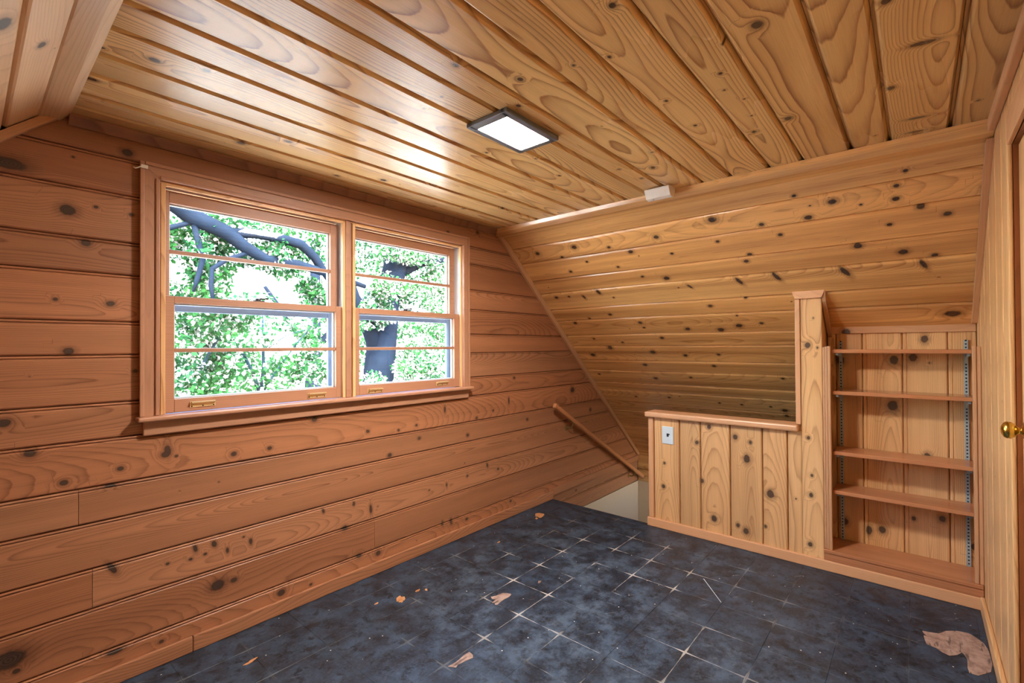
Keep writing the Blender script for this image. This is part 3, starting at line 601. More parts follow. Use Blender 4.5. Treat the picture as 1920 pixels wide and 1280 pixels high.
MB().prism([(0.225, -0.0005, 2.052), (0.165, -0.0005, 2.052), (0.165, -0.0005, 2.030), (XW - SLW * (ZC - 1.40) + 0.004, -0.0005, 1.40), (XW - SLW * (ZC - 1.40) + 0.066, -0.0005, 1.40), (0.165, -0.0005, 1.998)], (0, -0.022, 0)).build('slope_strip', M['trim'], t8, (SLW, 0, 1), tone=1.0)
t9 = empty('trim_9', (XR, -2.2, 1.32), 'pine header strip with a black knot above the bookcase', 'header trim', kind='structure')
o = board('header_board', t9, (XR - 0.014, 0, 0), (0, -1, 0), (0, 0, -1), (-1, 0, 0), -1.347, 0.044, 1.889, 2.4925, M['trim'], [(1.958, -1.313, 0.017, 1.25)], tone=0.9, bead=[(0.0006, 0.002), (0.003, 0)], far=[(0.003, 0.0), (0.0006, 0.002)], thick=0.012)

# ---- bookcase recess
wa = MB().box(XR + 0.021, XR + 0.06, -2.52, -1.72, 0.0, 1.335)
alc = wa.build('wall_recess', M['back']); mark(alc, 'back wall of vertical pale pine boards inside the bookcase recess', 'wall', kind='structure')
aj = [1.865, 1.908, 2.031, 2.206, 2.388, 2.4945]
for i in range(5):
    board('plank', alc, (XR, 0, 0), (0, 0, 1), (0, -1, 0), (-1, 0, 0), aj[i], aj[i + 1] - aj[i], 0.105, 1.325, M['pale'], kn_back, tone=(0.9, 0.92, 1.0, 1.03, 1.0)[i], red=0.9, far=NEAR_END if i < 4 else [(0.0015, 0.0), (0.0006, 0.0110)],
          bead=[(0.0006, 0.011), (0.0030, 0.0030), (0.0050, 0.0012), (0.0150, 0.0010), (0.0185, 0.0045), (0.0215, 0.0)])

# ================================================================== WINDOWS
wt = empty('trim_10', (1.3, 0, 1.4), 'mitred reddish casing around the double window with stool and apron', 'window trim', kind='structure')
CX0, CX1, CI0, CI1, CT, CTI, CB = 0.443, 2.184, 0.502, 2.134, 1.957, 1.904, 0.979
y0, y1 = -0.020, -0.0005
def mit(pts, A): MB().prism([(p[0], y0, p[1]) for p in pts], (0, y1 - y0, 0)).build('casing_board', M['wtrim'], wt, A, tone=1.0)
mit([(CX0, CB), (CI0, CB), (CI0, CTI), (CX0, CT)], (0, 0, 1)); mit([(CI1, CB), (CX1, CB), (CX1, CT), (CI1, CTI)], (0, 0, 1))
mit([(CX0 + 0.001, CT), (CI0 + 0.001, CTI), (CI1 - 0.001, CTI), (CX1 - 0.001, CT)], (1, 0, 0))
for xa, xb2, za, zb2, A in ((CX0 - 0.004, CX0 + 0.010, CB, CT + 0.004, (0, 0, 1)), (CI0 - 0.014, CI0, CB, CTI, (0, 0, 1)), (CI1, CI1 + 0.014, CB, CTI, (0, 0, 1)), (CX1 - 0.010, CX1 + 0.004, CB, CT + 0.004, (0, 0, 1)),
                           (CX0 + 0.012, CX1 - 0.012, CT - 0.009, CT + 0.005, (1, 0, 0)), (CI0 + 0.001, CI1 - 0.001, CTI, CTI + 0.013, (1, 0, 0))):
    MB().box(xa, xb2, -0.027, -0.0205, za, zb2, 0.003).build('moulding', M['wtrim'], wt, A, tone=1.04)
MB().box(0.430, 2.196, -0.054, 0.010, 0.961, 0.9785, 0.005).build('stool', M['wtrim'], wt, (1, 0, 0), tone=1.08)
MB().box(0.452, 2.180, -0.020, -0.0005, 0.905, 0.960, 0.003).build('apron', M['wtrim'], wt, (1, 0, 0), tone=0.98)
# frame lining of the opening and the mullion between the two windows
MB().box(0.500, 0.508, 0.0, 0.15, 0.98, 1.906).build('jamb', M['pale'], wt, (0, 0, 1), tone=1.05)
MB().box(2.140, 2.150, 0.0, 0.15, 0.98, 1.906).build('jamb', M['pale'], wt, (0, 0, 1), tone=1.1)
MB().box(0.500, 2.150, 0.0, 0.15, 1.898, 1.908).build('head_jamb', M['pale'], wt, (1, 0, 0), tone=1.2)  # bare pine, with daylight on head and right put into the tone
MB().box(0.500, 2.150, 0.011, 0.165, 0.945, 0.970).build('sill', M['storm'], wt, (1, 0, 0))
ml = MB().box(1.303, 1.330, -0.012, 0.008, 0.979, 1.903, 0.003)
ml.box(1.306, 1.345, 0.0085, 0.15, 0.971, 1.897); ml.build('mullion', M['wtrim'], wt, (0, 0, 1), tone=1.0)
# outside face
ow = MB()
for xa, xb2, za, zb2 in ((0.38, 0.508, 0.90, 2.02), (2.142, 2.27, 0.90, 2.02)): ow.box(xa, xb2, 0.147, 0.168, za, zb2)
ow.box(0.509, 2.141, 0.147, 0.168, 1.90, 2.02); ow.box(0.36, 2.29, 0.147, 0.20, 0.87, 0.899); ow.box(1.306, 1.345, 0.151, 0.168, 0.90, 1.899)
ow.build('outer_casing', M['storm'], wt)

def frame(mb, x0, x1, z0, z1, ya, yb, sl_, sr, bt, tp, bev=0.002):
    mb.box(x0, x0 + sl_, ya, yb, z0, z1, bev); mb.box(x1 - sr, x1, ya, yb, z0, z1, bev)
    mb.box(x0 + sl_ + 0.0002, x1 - sr - 0.0002, ya, yb, z0, z0 + bt, bev); mb.box(x0 + sl_ + 0.0002, x1 - sr - 0.0002, ya, yb, z1 - tp, z1, bev)
def window(name, label, ux0, ux1, lo, up, lifts, lock):
    w = empty(name, ((ux0 + ux1) / 2, 0.03, 0.98), label, 'window', kind='structure')
    # lower sash (inner)
    x0, x1, gx0, gx1 = lo
    mb = MB(); frame(mb, x0, x1, 0.9795, 1.4525, 0.014, 0.046, gx0 - x0, x1 - gx1, 0.0545, 0.0285)
    s = mb.build('lower_sash', M['wtrim'], w, (1, 0, 0), tone=1.0)
    MB().box(gx0, gx1, 0.018, 0.043, 1.2235, 1.2405, 0.003).build('muntin', M['wtrim'], s, (1, 0, 0), tone=0.9)
    for za, zb2 in ((1.034, 1.2255), (1.2395, 1.424)): MB().box(gx0, gx1, 0.0305, 0.0335, za, zb2).build('pane', M['glass'], s)
    wb = MB()   # white putty edge seen through the glass
    frame(wb, gx0 + 0.0003, gx1 - 0.0003, 1.0343, 1.4237, 0.0345, 0.0455, 0.006, 0.006, 0.006, 0.006, 0.0); wb.build('putty_line', M['liner'], s)
    # upper sash (outer)
    x0, x1, gx0, gx1 = up
    mb = MB(); frame(mb, x0, x1, 1.427, 1.888, 0.054, 0.086, gx0 - x0, x1 - gx1, 0.024, 0.050)
    u = mb.build('upper_sash', M['wtrim'], w, (1, 0, 0), tone=0.92)
    MB().box(gx0, gx1, 0.058, 0.083, 1.6305, 1.6475, 0.003).build('muntin', M['wtrim'], u, (1, 0, 0), tone=0.9)
    for za, zb2 in ((1.451, 1.6325), (1.6465, 1.838)): MB().box(gx0, gx1, 0.0705, 0.0735, za, zb2).build('pane', M['glass'], u)
    wb = MB(); frame(wb, gx0 + 0.0003, gx1 - 0.0003, 1.4513, 1.8377, 0.0745, 0.0855, 0.006, 0.006, 0.006, 0.006, 0.0); wb.build('putty_line', M['liner'], u)
    # tracks on both sides and stops
    MB().box(ux0, ux0 + 0.016, -0.004, 0.0125, 0.9787, 1.8978, 0.002).build('stop', M['pale'], w, (0, 0, 1), tone=1.05)
    MB().box(ux1 - 0.016, ux1, -0.004, 0.0125, 0.9787, 1.8978, 0.002).build('stop', M['pale'], w, (0, 0, 1), tone=1.1)
    MB().box(ux0 + 0.0165, ux1 - 0.0165, -0.004, 0.0125, 1.8885, 1.8978, 0.002).build('stop', M['pale'], w, (1, 0, 0), tone=1.15)  # stops brighter at head and right, daylight painted into their tone
    for xa in (ux0 + 0.0005, ux1 - 0.0065):
        MB().box(xa, xa + 0.006, 0.0135, 0.100, 0.979, 1.897).build('track', M['liner'], w)
    # storm window outside
    mb = MB(); frame(mb, ux0 + 0.002, ux1 - 0.002, 0.975, 1.895, 0.112, 0.130, 0.034, 0.034, 0.034, 0.034)
    mb.box(ux0 + 0.037, ux1 - 0.037, 0.114, 0.128, 1.396, 1.423, 0.002)
    mb.build('storm_frame', M['storm'], w)
    # brass lifts and sash lock
    for lx, lz in lifts:
        b = MB().box(lx - 0.047, lx + 0.047, 0.0105, 0.0139, lz - 0.013, lz + 0.011, 0.001)
        b.prism([(lx - 0.043, 0.0104, lz - 0.002), (lx - 0.043, -0.004, lz + 0.006), (lx - 0.043, -0.005, lz + 0.011), (lx - 0.043, 0.0104, lz + 0.011)], (0.086, 0, 0))
        o = b.build('sash_lift', M['oldbrass'], w); o['label'] = 'brass finger lift on the bottom rail'
        sc = MB()
        for dx in (-0.040, 0.0, 0.040): sc.lathe((lx + dx, 0.0106, lz - 0.008), (0, -1, 0), [(0, 0.003), (0.001, 0.003)], 8)
        sc.build('screw', M['bronze'], o)
    lx = lock
    b = MB().box(lx - 0.025, lx + 0.025, 0.022, 0.044, 1.4527, 1.458, 0.001).lathe((lx, 0.034, 1.458), (0, 0, 1), [(0, 0.013), (0.007, 0.012), (0.010, 0.006)], 12)
    b.prism([(lx - 0.006, 0.030, 1.461), (lx + 0.006, 0.030, 1.461), (lx + 0.040, 0.026, 1.464), (lx + 0.040, 0.020, 1.464)], (0, 0, 0.007))
    o = b.build('sash_lock', M['bronze'], w); o['label'] = 'small dark sash lock on the meeting rail'
    return w
window('window_1', 'left double-hung window with two panes in each sash', 0.509, 1.305, (0.526, 1.291, 0.559, 1.260), (0.526, 1.291, 0.551, 1.252), ((0.659, 1.008), (1.156, 1.003)), 0.887)
window('window_2', 'right double-hung window with two panes in each sash', 1.346, 2.139, (1.364, 2.124, 1.396, 2.084), (1.364, 2.124, 1.387, 2.079), ((1.490, 1.001), (1.976, 1.010)), 1.713)

# ================================================================== THINGS IN THE ROOM
# ---- bookcase: base board, side trims, four shelves, two slotted tracks
base = empty('base_shelf', (XS, -2.18, 0.06), 'long reddish base board along the bottom of the bookcase recess', 'shelf')
MB().box(XS - 0.001, XR - 0.001, -2.4925, -1.8665, 0.098, 0.118, 0.003).build('top_board', M['shelf'], base, (0, 1, 0))
MB().box(XS + 0.004, XF + 0.018, -2.4925, -1.8665, 0.058, 0.0975, 0.002).build('plinth', M['shelf'], base, (0, 1, 0), tone=0.92)
def face_trim(nm, label, ya, yb, strips):
    o = empty(nm, (XF, (ya + yb) / 2, 0.118), label, 'trim', kind='structure')
    for a_, b_, xp in strips: MB().box(XF - xp, XF + 0.020, b_, a_, 0.1185, 1.226 + 0.003 * xp / 0.004, 0.003).build('strip', M['trim'], o, (0, 0, 1), tone=0.92)
    return o
face_trim('trim_11', 'dark reeded strip up the left edge of the bookcase recess', -1.87, -1.905, ((-1.8695, -1.8795, 0.002), (-1.8800, -1.8925, 0.006), (-1.8930, -1.9065, 0.010)))
face_trim('trim_12', 'worn pale strip up the right edge of the bookcase recess', -2.475, -2.495, ((-2.4640, -2.4780, 0.010), (-2.4785, -2.4940, 0.006)))
SHELF_Z = (1.2145, 0.986, 0.6555, 0.441)
SLAB = ('topmost thin reddish shelf board in the bookcase recess', 'second shelf board from the top in the bookcase recess', 'third shelf board from the top in the bookcase recess', 'lowest loose shelf board, just above the base board')
for zt, lb in zip(SHELF_Z, SLAB):
    th = 0.020
    o = MB().box(XS + 0.032, XR - 0.014, -2.4885, -1.9085, zt - th, zt, 0.003).build('shelf', M['shelf'], None, (0, 1, 0), tone=jit(0.04))
    mark(o, lb, 'shelf', 'loose shelves in the bookcase recess')
def track(y, label):
    t = empty('shelf_track', (XR, y, 0.12), label, 'shelf track', 'slotted shelf tracks')
    x0, x1 = XR - 0.0125, XR - 0.0008
    b = MB().box(x1 - 0.002, x1, y - 0.008, y + 0.008, 0.119, 1.262)
    b.box(x0, x1 - 0.0021, y - 0.008, y - 0.0036, 0.119, 1.262); b.box(x0, x1 - 0.0021, y + 0.0036, y + 0.008, 0.119, 1.262)
    n = 66; zs = [0.119 + i * (1.262 - 0.119) / n for i in range(n + 1)]
    for i in range(n): b.box(x0, x0 + 0.0018, y - 0.0035, y + 0.0035, zs[i], zs[i] + 0.0098)
    b.build('channel', M['zinc'], t)
    d = MB()
    for i in range(n): d.box(x0 + 0.0022, x0 + 0.0026, y - 0.0034, y + 0.0034, zs[i] + 0.0095, zs[i + 1] + 0.0003)
    o = d.build('slots', M['dark'], t); o['kind'] = 'stuff'
    for zt in SHELF_Z:
        zb_ = zt - 0.0203; xa = XS + 0.052
        pts = [(x0 - 0.0005, zb_), (xa, zb_), (xa, zb_ - 0.006), (x0 - 0.05, zb_ - 0.020), (x0 - 0.010, zb_ - 0.050), (x0 - 0.0005, zb_ - 0.052)]
        c = MB().prism([(p[0], y - 0.0045, p[1]) for p in pts], (0, 0.009, 0)); c.box(xa - 0.004, xa + 0.002, y - 0.006, y + 0.006, zb_ - 0.012, zb_)
        o = c.build('bracket', M['zinc'], t)
track(-1.931, 'slotted metal shelf track at the left of the bookcase back')
track(-2.455, 'slotted metal shelf track at the right of the bookcase back')

# ---- ceiling light
lt = empty('ceiling_light', (1.374, -1.107, ZC), 'flat rectangular ceiling light with grey metal frame, switched on', 'ceiling light')
fx0, fx1, fy0, fy1 = 1.216, 1.527, -1.207, -1.008
mb = MB(); zt, zb_ = ZC - 0.0005, ZC - 0.017
for xa, xb2, ya, yb in ((fx0, fx1, fy0, fy0 + 0.030), (fx0, fx1, fy1 - 0.026, fy1), (fx0, fx0 + 0.036, fy0 + 0.012, fy1 - 0.012), (fx1 - 0.026, fx1, fy0 + 0.012, fy1 - 0.012)):
    mb.box(xa, xb2, ya, yb, zb_, zt, 0.003)
mb.box(fx0 + 0.002, fx1 - 0.002, fy0 + 0.002, fy1 - 0.002, zt - 0.002, zt)
mb.build('frame', M['nickel'], lt)
o = MB().box(fx0 + 0.0362, fx1 - 0.0262, fy0 + 0.0303, fy1 - 0.0263, zb_ + 0.003, zt - 0.0025).build('lens', M['lens'], lt); o['label'] = 'glowing white lens'

# ---- detector / junction box on the crown strip
dt = empty('smoke_detector', (2.40, -1.24, 2.05), 'small cream plastic alarm box on the ceiling edge above the long slope', 'smoke detector')
pf = [(2.365, ZC - 0.0005), (2.350, ZC - 0.006), (2.350, ZC - 0.012), (2.372, ZC - 0.050), (2.395, ZC - 0.056), (2.420, ZC - 0.050), (2.436, ZC - 0.020), (2.436, ZC - 0.0005)]
MB().prism([(p[0], -1.180, p[1]) for p in pf], (0, -0.132, 0)).build('case', M['plastic'], dt)
MB().prism([(2.3535, -1.200, ZC - 0.0190), (2.3655, -1.200, ZC - 0.0400), (2.3650, -1.200, ZC - 0.0405), (2.3525, -1.200, ZC - 0.0190)], (0, -0.09, 0)).build('front_vent', M['plastic'], dt)
MB().lathe((2.386, -1.215, ZC - 0.0525), (0.2, 0, -1), [(0, 0.005), (0.0025, 0.004), (0.003, 0.0)], 10).build('test_button', M['nickel'], dt)

# ---- wall plate on the half wall
pl = empty('wall_plate', (XF, -0.984, 0.635), 'pale blue-white wall plate with a dark socket on the half wall', 'wall plate')
MB().box(XF - 0.007, XF - 0.0005, -1.024, -0.946, 0.577, 0.694, 0.0025).build('plate', M['plate'], pl)
mb = MB().box(XF - 0.0082, XF - 0.0068, -0.993, -0.979, 0.626, 0.648); mb.box(XF - 0.0082, XF - 0.0068, -1.000, -0.9932, 0.638, 0.646)
mb.build('socket', M['dark'], pl)
for dz in (-0.030, 0.030): MB().lathe((XF - 0.0068, -0.985, 0.6355 + dz), (-1, 0, 0), [(0, 0.0032), (0.001, 0.0028), (0.0014, 0.0)], 10).build('screw', M['plate'], pl)

# ---- handrail down the stairs
hr = empty('handrail', (3.1, -0.06, 0.75), 'slim wooden handrail running down the window wall into the stairwell', 'handrail')
Pa, Pb = Vector((3.085, -0.066, 0.768)), Vector((4.66, -0.066, -0.130)); dv = (Pb - Pa).normalized(); un = Vector((0, -1, 0)).cross(dv).normalized()
if un.z < 0: un = -un
sec = [(-0.015, -0.012), (-0.010, -0.020), (0.010, -0.020), (0.015, -0.012), (0.015, 0.008), (0.009, 0.015), (-0.009, 0.015), (-0.015, 0.008)]
MB().prism([Pa + Vector((0, 1, 0)) * a_ + un * b_ for a_, b_ in sec], Pb - Pa).build('rail', M['rail'], hr, tuple(dv))
for x in (3.345, 4.47):
    t_ = (x - Pa.x) / dv.x; p = Pa + dv * t_ - un * 0.020
    b = MB().lathe((x, -0.0005, p.z - 0.055), (0, -1, 0), [(0, 0.022), (0.004, 0.022), (0.007, 0.014), (0.008, 0.0)], 14)
    b.tube([(x, -0.006, p.z - 0.055), (x, -0.035, p.z - 0.056), (x, -0.056, p.z - 0.045), (x, -0.066, p.z - 0.022), (x, -0.066, p.z - 0.003)], 0.0065, 8)
    q = p
    b.prism([q - dv * 0.032 + Vector((0, 0.010, 0)), q + dv * 0.032 + Vector((0, 0.010, 0)), q + dv * 0.032 - Vector((0, 0.010, 0)), q - dv * 0.032 - Vector((0, 0.010, 0))], -un * 0.003)
    b.build('bracket', M['darkbrass'], hr)

# ---- small white catch on the casing corner
ck = empty('wall_hook', (0.446, -0.03, 1.936), 'small white metal hook screwed to the upper left casing corner', 'hook')
b = MB().box(0.440, 0.462, -0.0335, -0.0275, 1.930, 1.944, 0.001); b.tube([(0.441, -0.031, 1.936), (0.432, -0.030, 1.929), (0.424, -0.028, 1.925), (0.420, -0.020, 1.930)], 0.0022, 6)
b.build('hook', M['plastic'], ck)

# ---- bare places and scraps on the floor
SCA, SCB = (2.572, -1.395), (2.392, -1.538)
patch('scratch', 0, 0, 0, 0, 0, M['plate'], pts=[(SCA[0], SCA[1] - 0.0015), (SCB[0], SCB[1] - 0.001), (SCB[0], SCB[1] + 0.001), (SCA[0], SCA[1] + 0.0015)])
patch('bare_patch', 2.765, -0.152, 0.050, 0.030, 0.5, M['barewood'], 0.2)
patch('bare_patch', 2.70, -0.175, 0.014, 0.010, 0.5, M['barewood'])
patch('bare_patch', 1.412, -0.324, 0.026, 0.018, 0.7, M['barewood'], 0.4); patch('bare_patch', 1.40, -0.345, 0.016, 0.008, 0.7, M['barewood'], 0.4)
patch('bare_patch', 1.515, -0.327, 0.015, 0.007, 0.3, M['barewood']); patch('bare_patch', 1.548, -0.354, 0.010, 0.006, 1.3, M['barewood']); patch('bare_patch', 1.31, -0.272, 0.010, 0.006, 0.3, M['barewood'])
patch('bare_patch', 2.22, -0.243, 0.014, 0.006, 0.3, M['barewood']); patch('bare_patch', 0.747, -0.257, 0.026, 0.007, 0.15, M['barewood'], 0.3)
patch('bare_patch', 1.985, -0.747, 0.011, 0.008, 0.3, M['bare']); patch('bare_patch', 0, 0, 0, 0, 0, M['bare'], pts=[(1.232,-0.876),(1.27,-0.881),(1.322,-0.874),(1.347,-0.877),(1.343,-0.901),(1.332,-0.913),(1.296,-0.904),(1.263,-0.898),(1.248,-0.904)])
patch('bare_patch', 0, 0, 0, 0, 0, M['bare'], pts=[(1.711,-0.654),(1.733,-0.666),(1.779,-0.676),(1.797,-0.712),(1.790,-0.718),(1.772,-0.722),(1.727,-0.721),(1.680,-0.726),(1.672,-0.718),(1.684,-0.703),(1.676,-0.694),(1.709,-0.689),(1.700,-0.672)])
patch('bare_patch', 0, 0, 0, 0, 0, M['bare'], pts=[(2.714,-2.273),(2.72,-2.295),(2.734,-2.327),(2.779,-2.351),(2.809,-2.386),(2.818,-2.425),(2.794,-2.446),(2.764,-2.466),(2.721,-2.474),(2.69,-2.476),(2.63,-2.477),(2.599,-2.477),(2.54,-2.468),(2.482,-2.43),(2.481,-2.406),(2.518,-2.403),(2.582,-2.406),(2.612,-2.4),(2.625,-2.393),(2.591,-2.376),(2.568,-2.354),(2.577,-2.333),(2.598,-2.315),(2.608,-2.285),(2.638,-2.28),(2.676,-2.277),(2.679,-2.287),(2.695,-2.277)])

# ================================================================== OUTSIDE
def leaf_material():
    k = NB('leaves'); t = k.attr('tint'); r, g, b = k.sep(t.outputs['Vector'])[:3]
    c = k.mix(r, srgb(18, 66, 44), srgb(52, 108, 50)); c = k.mix(g, c, srgb(214, 200, 196))  # pale share of leaves paints in the blown-out sun highlights
    tl = k.n.new('ShaderNodeBsdfTranslucent'); k.l.new(c, tl.inputs['Color'])
    k.b.inputs['Specular IOR Level'].default_value = 0.1; k.fin(c, 0.6); mx = k.n.new('ShaderNodeMixShader'); mx.inputs[0].default_value = 0.35
    k.l.new(k.b.outputs[0], mx.inputs[1]); k.l.new(tl.outputs[0], mx.inputs[2]); k.l.new(mx.outputs[0], k.out.inputs['Surface'])
    return k.m
M['leaf'] = leaf_material()
M['bark'] = plain('grey_bark', srgb(22, 30, 42), 0.95, var=0.35, scale=9.0, bump=0.6, spec=0.05)
M['stem'] = plain('young_stem', srgb(32, 54, 60), 0.9, var=0.2, spec=0.05)
M['pale_ground'] = plain('bounce_yard', srgb(206, 198, 184), 0.95, var=0.12, scale=3.0)  # ground colour made pale to bounce light up to the ceiling
M['shingle'] = plain('pale_shingles', srgb(196, 188, 182), 0.9, var=0.10, scale=20.0)
M['house'] = plain('house_paint', srgb(222, 214, 204), 0.8, var=0.04)
g = MB().box(-40, 60, 0.2, 70, -3.4, -3.2).build('ground', M['pale_ground']); mark(g, 'yard far below the windows, made pale to bounce light indoors', 'ground', kind='structure')

def leaves(parent, clusters, size, white=0.25):
    """clusters: (centre, radii, count)"""
    V, F, T = [], [], []; b = 0
    for (c, rad, n) in clusters:
        n = int(n * 3.4)
        d = rng.normal(size=(n, 3)); d /= np.linalg.norm(d, axis=1)[:, None]; d *= (rng.random(n) ** 0.45)[:, None]
        P = np.array(c) + d * np.array(rad)
        s = size * (0.6 + 0.8 * rng.random(n)); tone = rng.random()
        ax = rng.normal(size=(n, 3)); ax[:, 2] -= 0.5; ax /= np.linalg.norm(ax, axis=1)[:, None]
        bx_ = np.cross(ax, rng.normal(size=(n, 3))); bx_ /= np.linalg.norm(bx_, axis=1)[:, None]; nz = np.cross(ax, bx_)
        q = np.stack([P, P + ax * (s * 0.45)[:, None] + bx_ * (s * 0.33)[:, None] - nz * (s * 0.08)[:, None], P + ax * s[:, None],
                      P + ax * (s * 0.45)[:, None] - bx_ * (s * 0.33)[:, None] - nz * (s * 0.08)[:, None]], 1)
        V.append(q.reshape(-1, 3)); i = np.arange(n)[:, None] * 4 + b
        F.append(np.concatenate([i + np.array([[0, 1, 2]]), i + np.array([[0, 2, 3]])], 0)); b += 4 * n
        tt = np.stack([np.clip(0.6 * tone + 0.5 * rng.random(n), 0, 1), (rng.random(n) < white) * (0.5 + 0.5 * rng.random(n)), rng.random(n)], -1)
        T.append(np.repeat(tt, 4, 0))
    me = bpy.data.meshes.new('foliage'); V = np.concatenate(V); F = np.concatenate(F); T = np.concatenate(T)
    me.vertices.add(len(V)); me.vertices.foreach_set('co', V.astype(np.float32).ravel())
    me.loops.add(F.size); me.loops.foreach_set('vertex_index', F.ravel().astype(np.int32))
    me.polygons.add(len(F)); me.polygons.foreach_set('loop_start', np.arange(0, F.size, 3, dtype=np.int32)); me.update(calc_edges=True); me.validate()
    add_attr(me, 'tint', T)
    o = link('foliage', me, M['leaf'], parent); o['kind'] = 'stuff'; return o
def tree(name, label, base, limbs, clusters, size, white, mat='bark', group=None):
    t = empty(name, base, label, 'shrub' if 'shrub' in name else 'tree', group)
    for i, (path, rad) in enumerate(limbs):
        MB().tube(path, rad, 10).build('trunk' if i == 0 else 'branch', M[mat], t, smooth=True)
    leaves(t, clusters, size, white); return t
def scatter(n, x, y, z, r, cnt):
    return [((rng.uniform(*x), rng.uniform(*y), rng.uniform(*z)), (r * rng.uniform(0.6, 1.2), r * rng.uniform(0.6, 1.2), r * rng.uniform(0.4, 0.9)), cnt) for _ in range(n)]
# big limb crossing the top of the left window, from a trunk hidden left of it
tree('spreading_tree', 'tree whose thick dark branch crosses the top of the left window', (0.30, 3.3, -3.2),
     [([(0.30, 3.3, -3.2), (0.38, 3.25, -1), (0.55, 3.15, 1.2), (0.85, 3.05, 2.6), (0.95, 3.05, 4.2)], [0.24, 0.20, 0.17, 0.14, 0.09]),
      ([(0.80, 3.08, 2.45), (1.02, 3.0, 2.72), (1.18, 3.0, 2.67), (1.43, 3.0, 2.50), (1.73, 3.0, 2.40), (1.90, 3.0, 2.28), (2.11, 3.0, 2.18), (2.46, 3.0, 2.17), (2.84, 3.0, 2.10), (3.3, 3.0, 2.0)], [0.11, 0.10, 0.09, 0.085, 0.075, 0.065, 0.055, 0.05, 0.045, 0.03]),
      ([(1.73, 3.0, 2.40), (2.01, 3.02, 2.44), (2.28, 3.0, 2.43), (2.49, 3.0, 2.40), (2.64, 3.0, 2.28), (2.81, 3.0, 2.06), (2.95, 3.0, 1.9)], [0.05, 0.05, 0.05, 0.055, 0.05, 0.045, 0.03]),
      ([(1.43, 3.0, 2.50), (1.52, 3.0, 2.10), (1.47, 3.0, 1.89), (1.44, 3.0, 1.78)], [0.03, 0.026, 0.022, 0.012]),
      ([(1.95, 3.0, 2.24), (1.72, 3.0, 2.12), (1.60, 3.0, 2.02), (1.59, 3.0, 1.85), (1.62, 3.0, 1.62)], [0.025, 0.024, 0.024, 0.022, 0.014]),
      ([(1.02, 3.0, 2.30), (1.25, 3.0, 2.36), (1.5, 3.0, 2.48)], [0.03, 0.026, 0.02])],
     scatter(26, (1.0, 3.0), (3.05, 3.5), (2.1, 2.8), 0.22, 90) + scatter(14, (1.05, 1.9), (3.05, 3.5), (1.5, 2.15), 0.20, 80) + scatter(8, (2.55, 3.0), (3.05, 3.4), (1.4, 2.1), 0.17, 70) + scatter(18, (0.2, 2.6), (3.2, 4.2), (2.7, 4.3), 0.4, 110), 0.050, 0.28)
# ivy-hung trunk in the right window
tree('ivy_tree', 'thick grey-blue trunk hung with leaves outside the right window', (4.05, 4.0, -3.2),
     [([(4.02, 4.0, -3.2), (4.06, 4.0, -1.5), (4.11, 4.0, 0.35), (4.17, 4.0, 0.91), (4.24, 4.0, 1.49), (4.30, 4.0, 1.99), (4.42, 4.0, 2.33), (4.55, 4.0, 2.9), (4.7, 4.0, 4.2)], [0.34, 0.30, 0.25, 0.235, 0.225, 0.205, 0.19, 0.17, 0.10]),
      ([(4.16, 4.0, 1.1), (3.97, 3.95, 1.48), (3.81, 3.9, 1.75), (3.68, 3.9, 1.95), (3.5, 3.9, 2.5)], [0.13, 0.11, 0.10, 0.09, 0.05]),
      ([(4.45, 4.0, 2.35), (4.9, 3.9, 2.6), (5.5, 3.8, 2.75)], [0.08, 0.06, 0.03])],
     scatter(46, (3.75, 5.9), (3.5, 4.3), (2.0, 3.1), 0.24, 95) + scatter(34, (4.45, 5.9), (3.6, 4.4), (0.6, 2.1), 0.23, 85) + scatter(16, (3.7, 4.4), (3.5, 3.72), (1.5, 2.2), 0.14, 45) + scatter(16, (3.7, 4.7), (3.45, 3.72), (0.35, 1.0), 0.17, 60) + scatter(12, (3.4, 5.6), (3.7, 4.6), (3.0, 4.2), 0.4, 110), 0.047, 0.45)
# sapling with forked stems below the left window
tree('forked_shrub', 'young shrub with forked teal-grey stems outside the lower left window', (1.86, 2.5, -3.2),
     [([(1.86, 2.5, -3.2), (1.85, 2.5, -1.0), (1.86, 2.5, 0.80)], [0.045, 0.04, 0.028]),
      ([(1.86, 2.5, 0.78), (1.79, 2.5, 1.0), (1.70, 2.5, 1.19), (1.62, 2.5, 1.34)], [0.017, 0.015, 0.013, 0.008]),
      ([(1.86, 2.5, 0.80), (1.885, 2.5, 1.04), (1.88, 2.5, 1.30), (1.875, 2.5, 1.62)], [0.017, 0.015, 0.013, 0.008]),
      ([(1.87, 2.5, 0.80), (2.02, 2.55, 1.0), (2.25, 2.6, 1.28), (2.4, 2.6, 1.45)], [0.010, 0.009, 0.008, 0.005]),
      ([(1.88, 2.5, 1.2), (2.1, 2.5, 1.36), (2.3, 2.5, 1.42)], [0.006, 0.005, 0.004])],
     scatter(22, (1.05, 2.6), (2.3, 2.6), (0.55, 1.0), 0.17, 48) + scatter(12, (1.5, 2.5), (2.3, 2.6), (1.0, 1.5), 0.15, 26), 0.048, 0.42, 'stem')
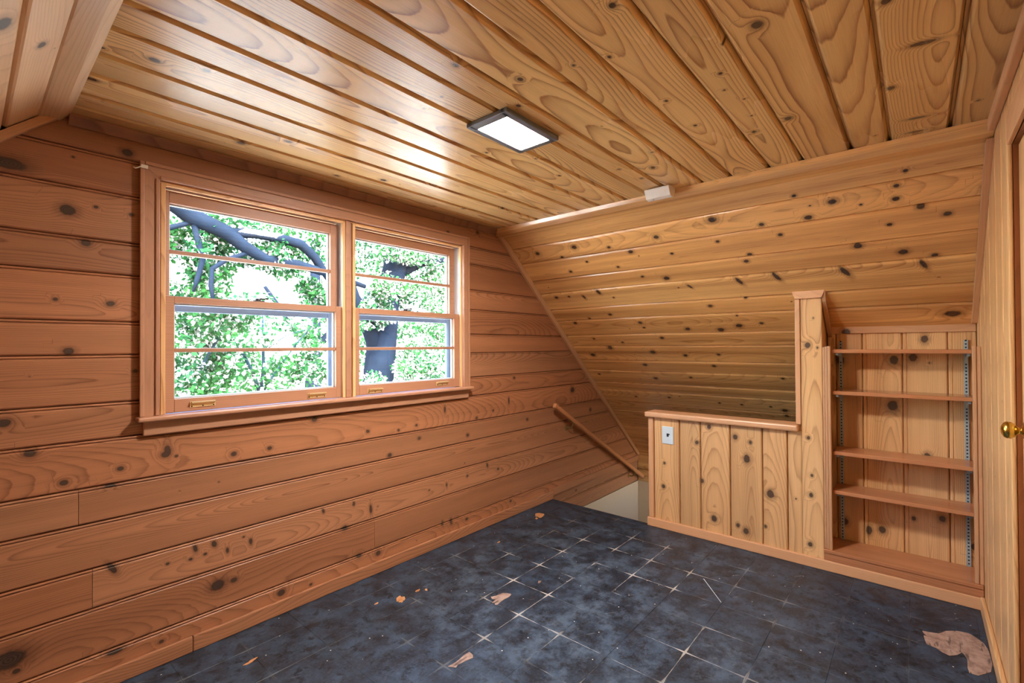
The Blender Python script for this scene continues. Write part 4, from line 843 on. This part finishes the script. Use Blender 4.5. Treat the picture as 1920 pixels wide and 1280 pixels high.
tree('leafy_shrub', 'dense green shrub filling the left of the lower left window', (1.5, 4.2, -3.2),
     [([(1.5, 4.2, -3.2), (1.52, 4.2, -1), (1.55, 4.2, 1.5)], [0.07, 0.06, 0.02]), ([(1.53, 4.2, 0.4), (1.9, 4.2, 1.1), (2.1, 4.2, 1.5)], [0.03, 0.02, 0.01])],
     scatter(34, (1.2, 2.35), (3.9, 4.6), (0.7, 1.75), 0.24, 105) + scatter(10, (2.9, 3.6), (4.2, 4.9), (0.8, 1.5), 0.22, 80), 0.052, 0.25, 'stem')
tree('backdrop_tree', 'pale sunlit tree farther off behind both windows', (5.6, 9.0, -3.2),
     [([(5.6, 9.0, -3.2), (5.6, 9.0, 0), (5.7, 9.0, 4.5)], [0.25, 0.2, 0.08]), ([(5.65, 9.0, 1.0), (4.4, 8.8, 2.6)], [0.1, 0.04]), ([(5.65, 9.0, 1.2), (7.4, 9.0, 2.9)], [0.1, 0.04])],
     scatter(30, (2.5, 4.2), (8.5, 9.5), (-0.4, 2.3), 0.5, 110) + scatter(50, (6.8, 11.5), (8.5, 10), (-0.6, 4.6), 0.55, 120) + scatter(16, (2.6, 5.2), (8.3, 9.3), (3.9, 5.2), 0.5, 100), 0.11, 0.4)
# neighbouring house whose pale roof shows between the leaves
hs = empty('neighbour_house', (7.2, 17.0, -3.2), 'neighbouring house with a pale sunlit roof seen through the left window', 'house')
MB().box(3.4, 11.0, 14.6, 19.4, -3.2, 1.6).build('wall', M['house'], hs)
rf = MB()
rf.prism([(3.0, 14.2, 1.55), (3.0, 17.0, 4.2), (3.0, 19.8, 1.55), (3.0, 19.8, 1.40), (3.0, 17.0, 4.05), (3.0, 14.2, 1.40)], (8.4, 0, 0))
ro = rf.build('roof', M['shingle'], hs)
mb = MB()
for i in range(15):
    t0 = i / 15; y_, z_ = 14.2 + 2.8 * t0, 1.55 + 2.65 * t0
    mb.prism([(2.98, y_ - 0.02, z_ - 0.02), (2.98, y_ + 0.17, z_ + 0.165), (2.98, y_ + 0.165, z_ + 0.178), (2.98, y_ - 0.03, z_ + 0.018)], (8.44, 0, 0))
o = mb.build('shingle_courses', M['shingle'], ro); o['kind'] = 'stuff'
for xw in (4.6, 6.6, 8.8):
    o = MB().box(xw, xw + 0.9, 14.55, 14.60, -0.6, 0.8).build('window', M['storm'], hs); MB().box(xw + 0.06, xw + 0.84, 14.535, 14.549, -0.54, 0.74).build('pane', M['dark'], o)
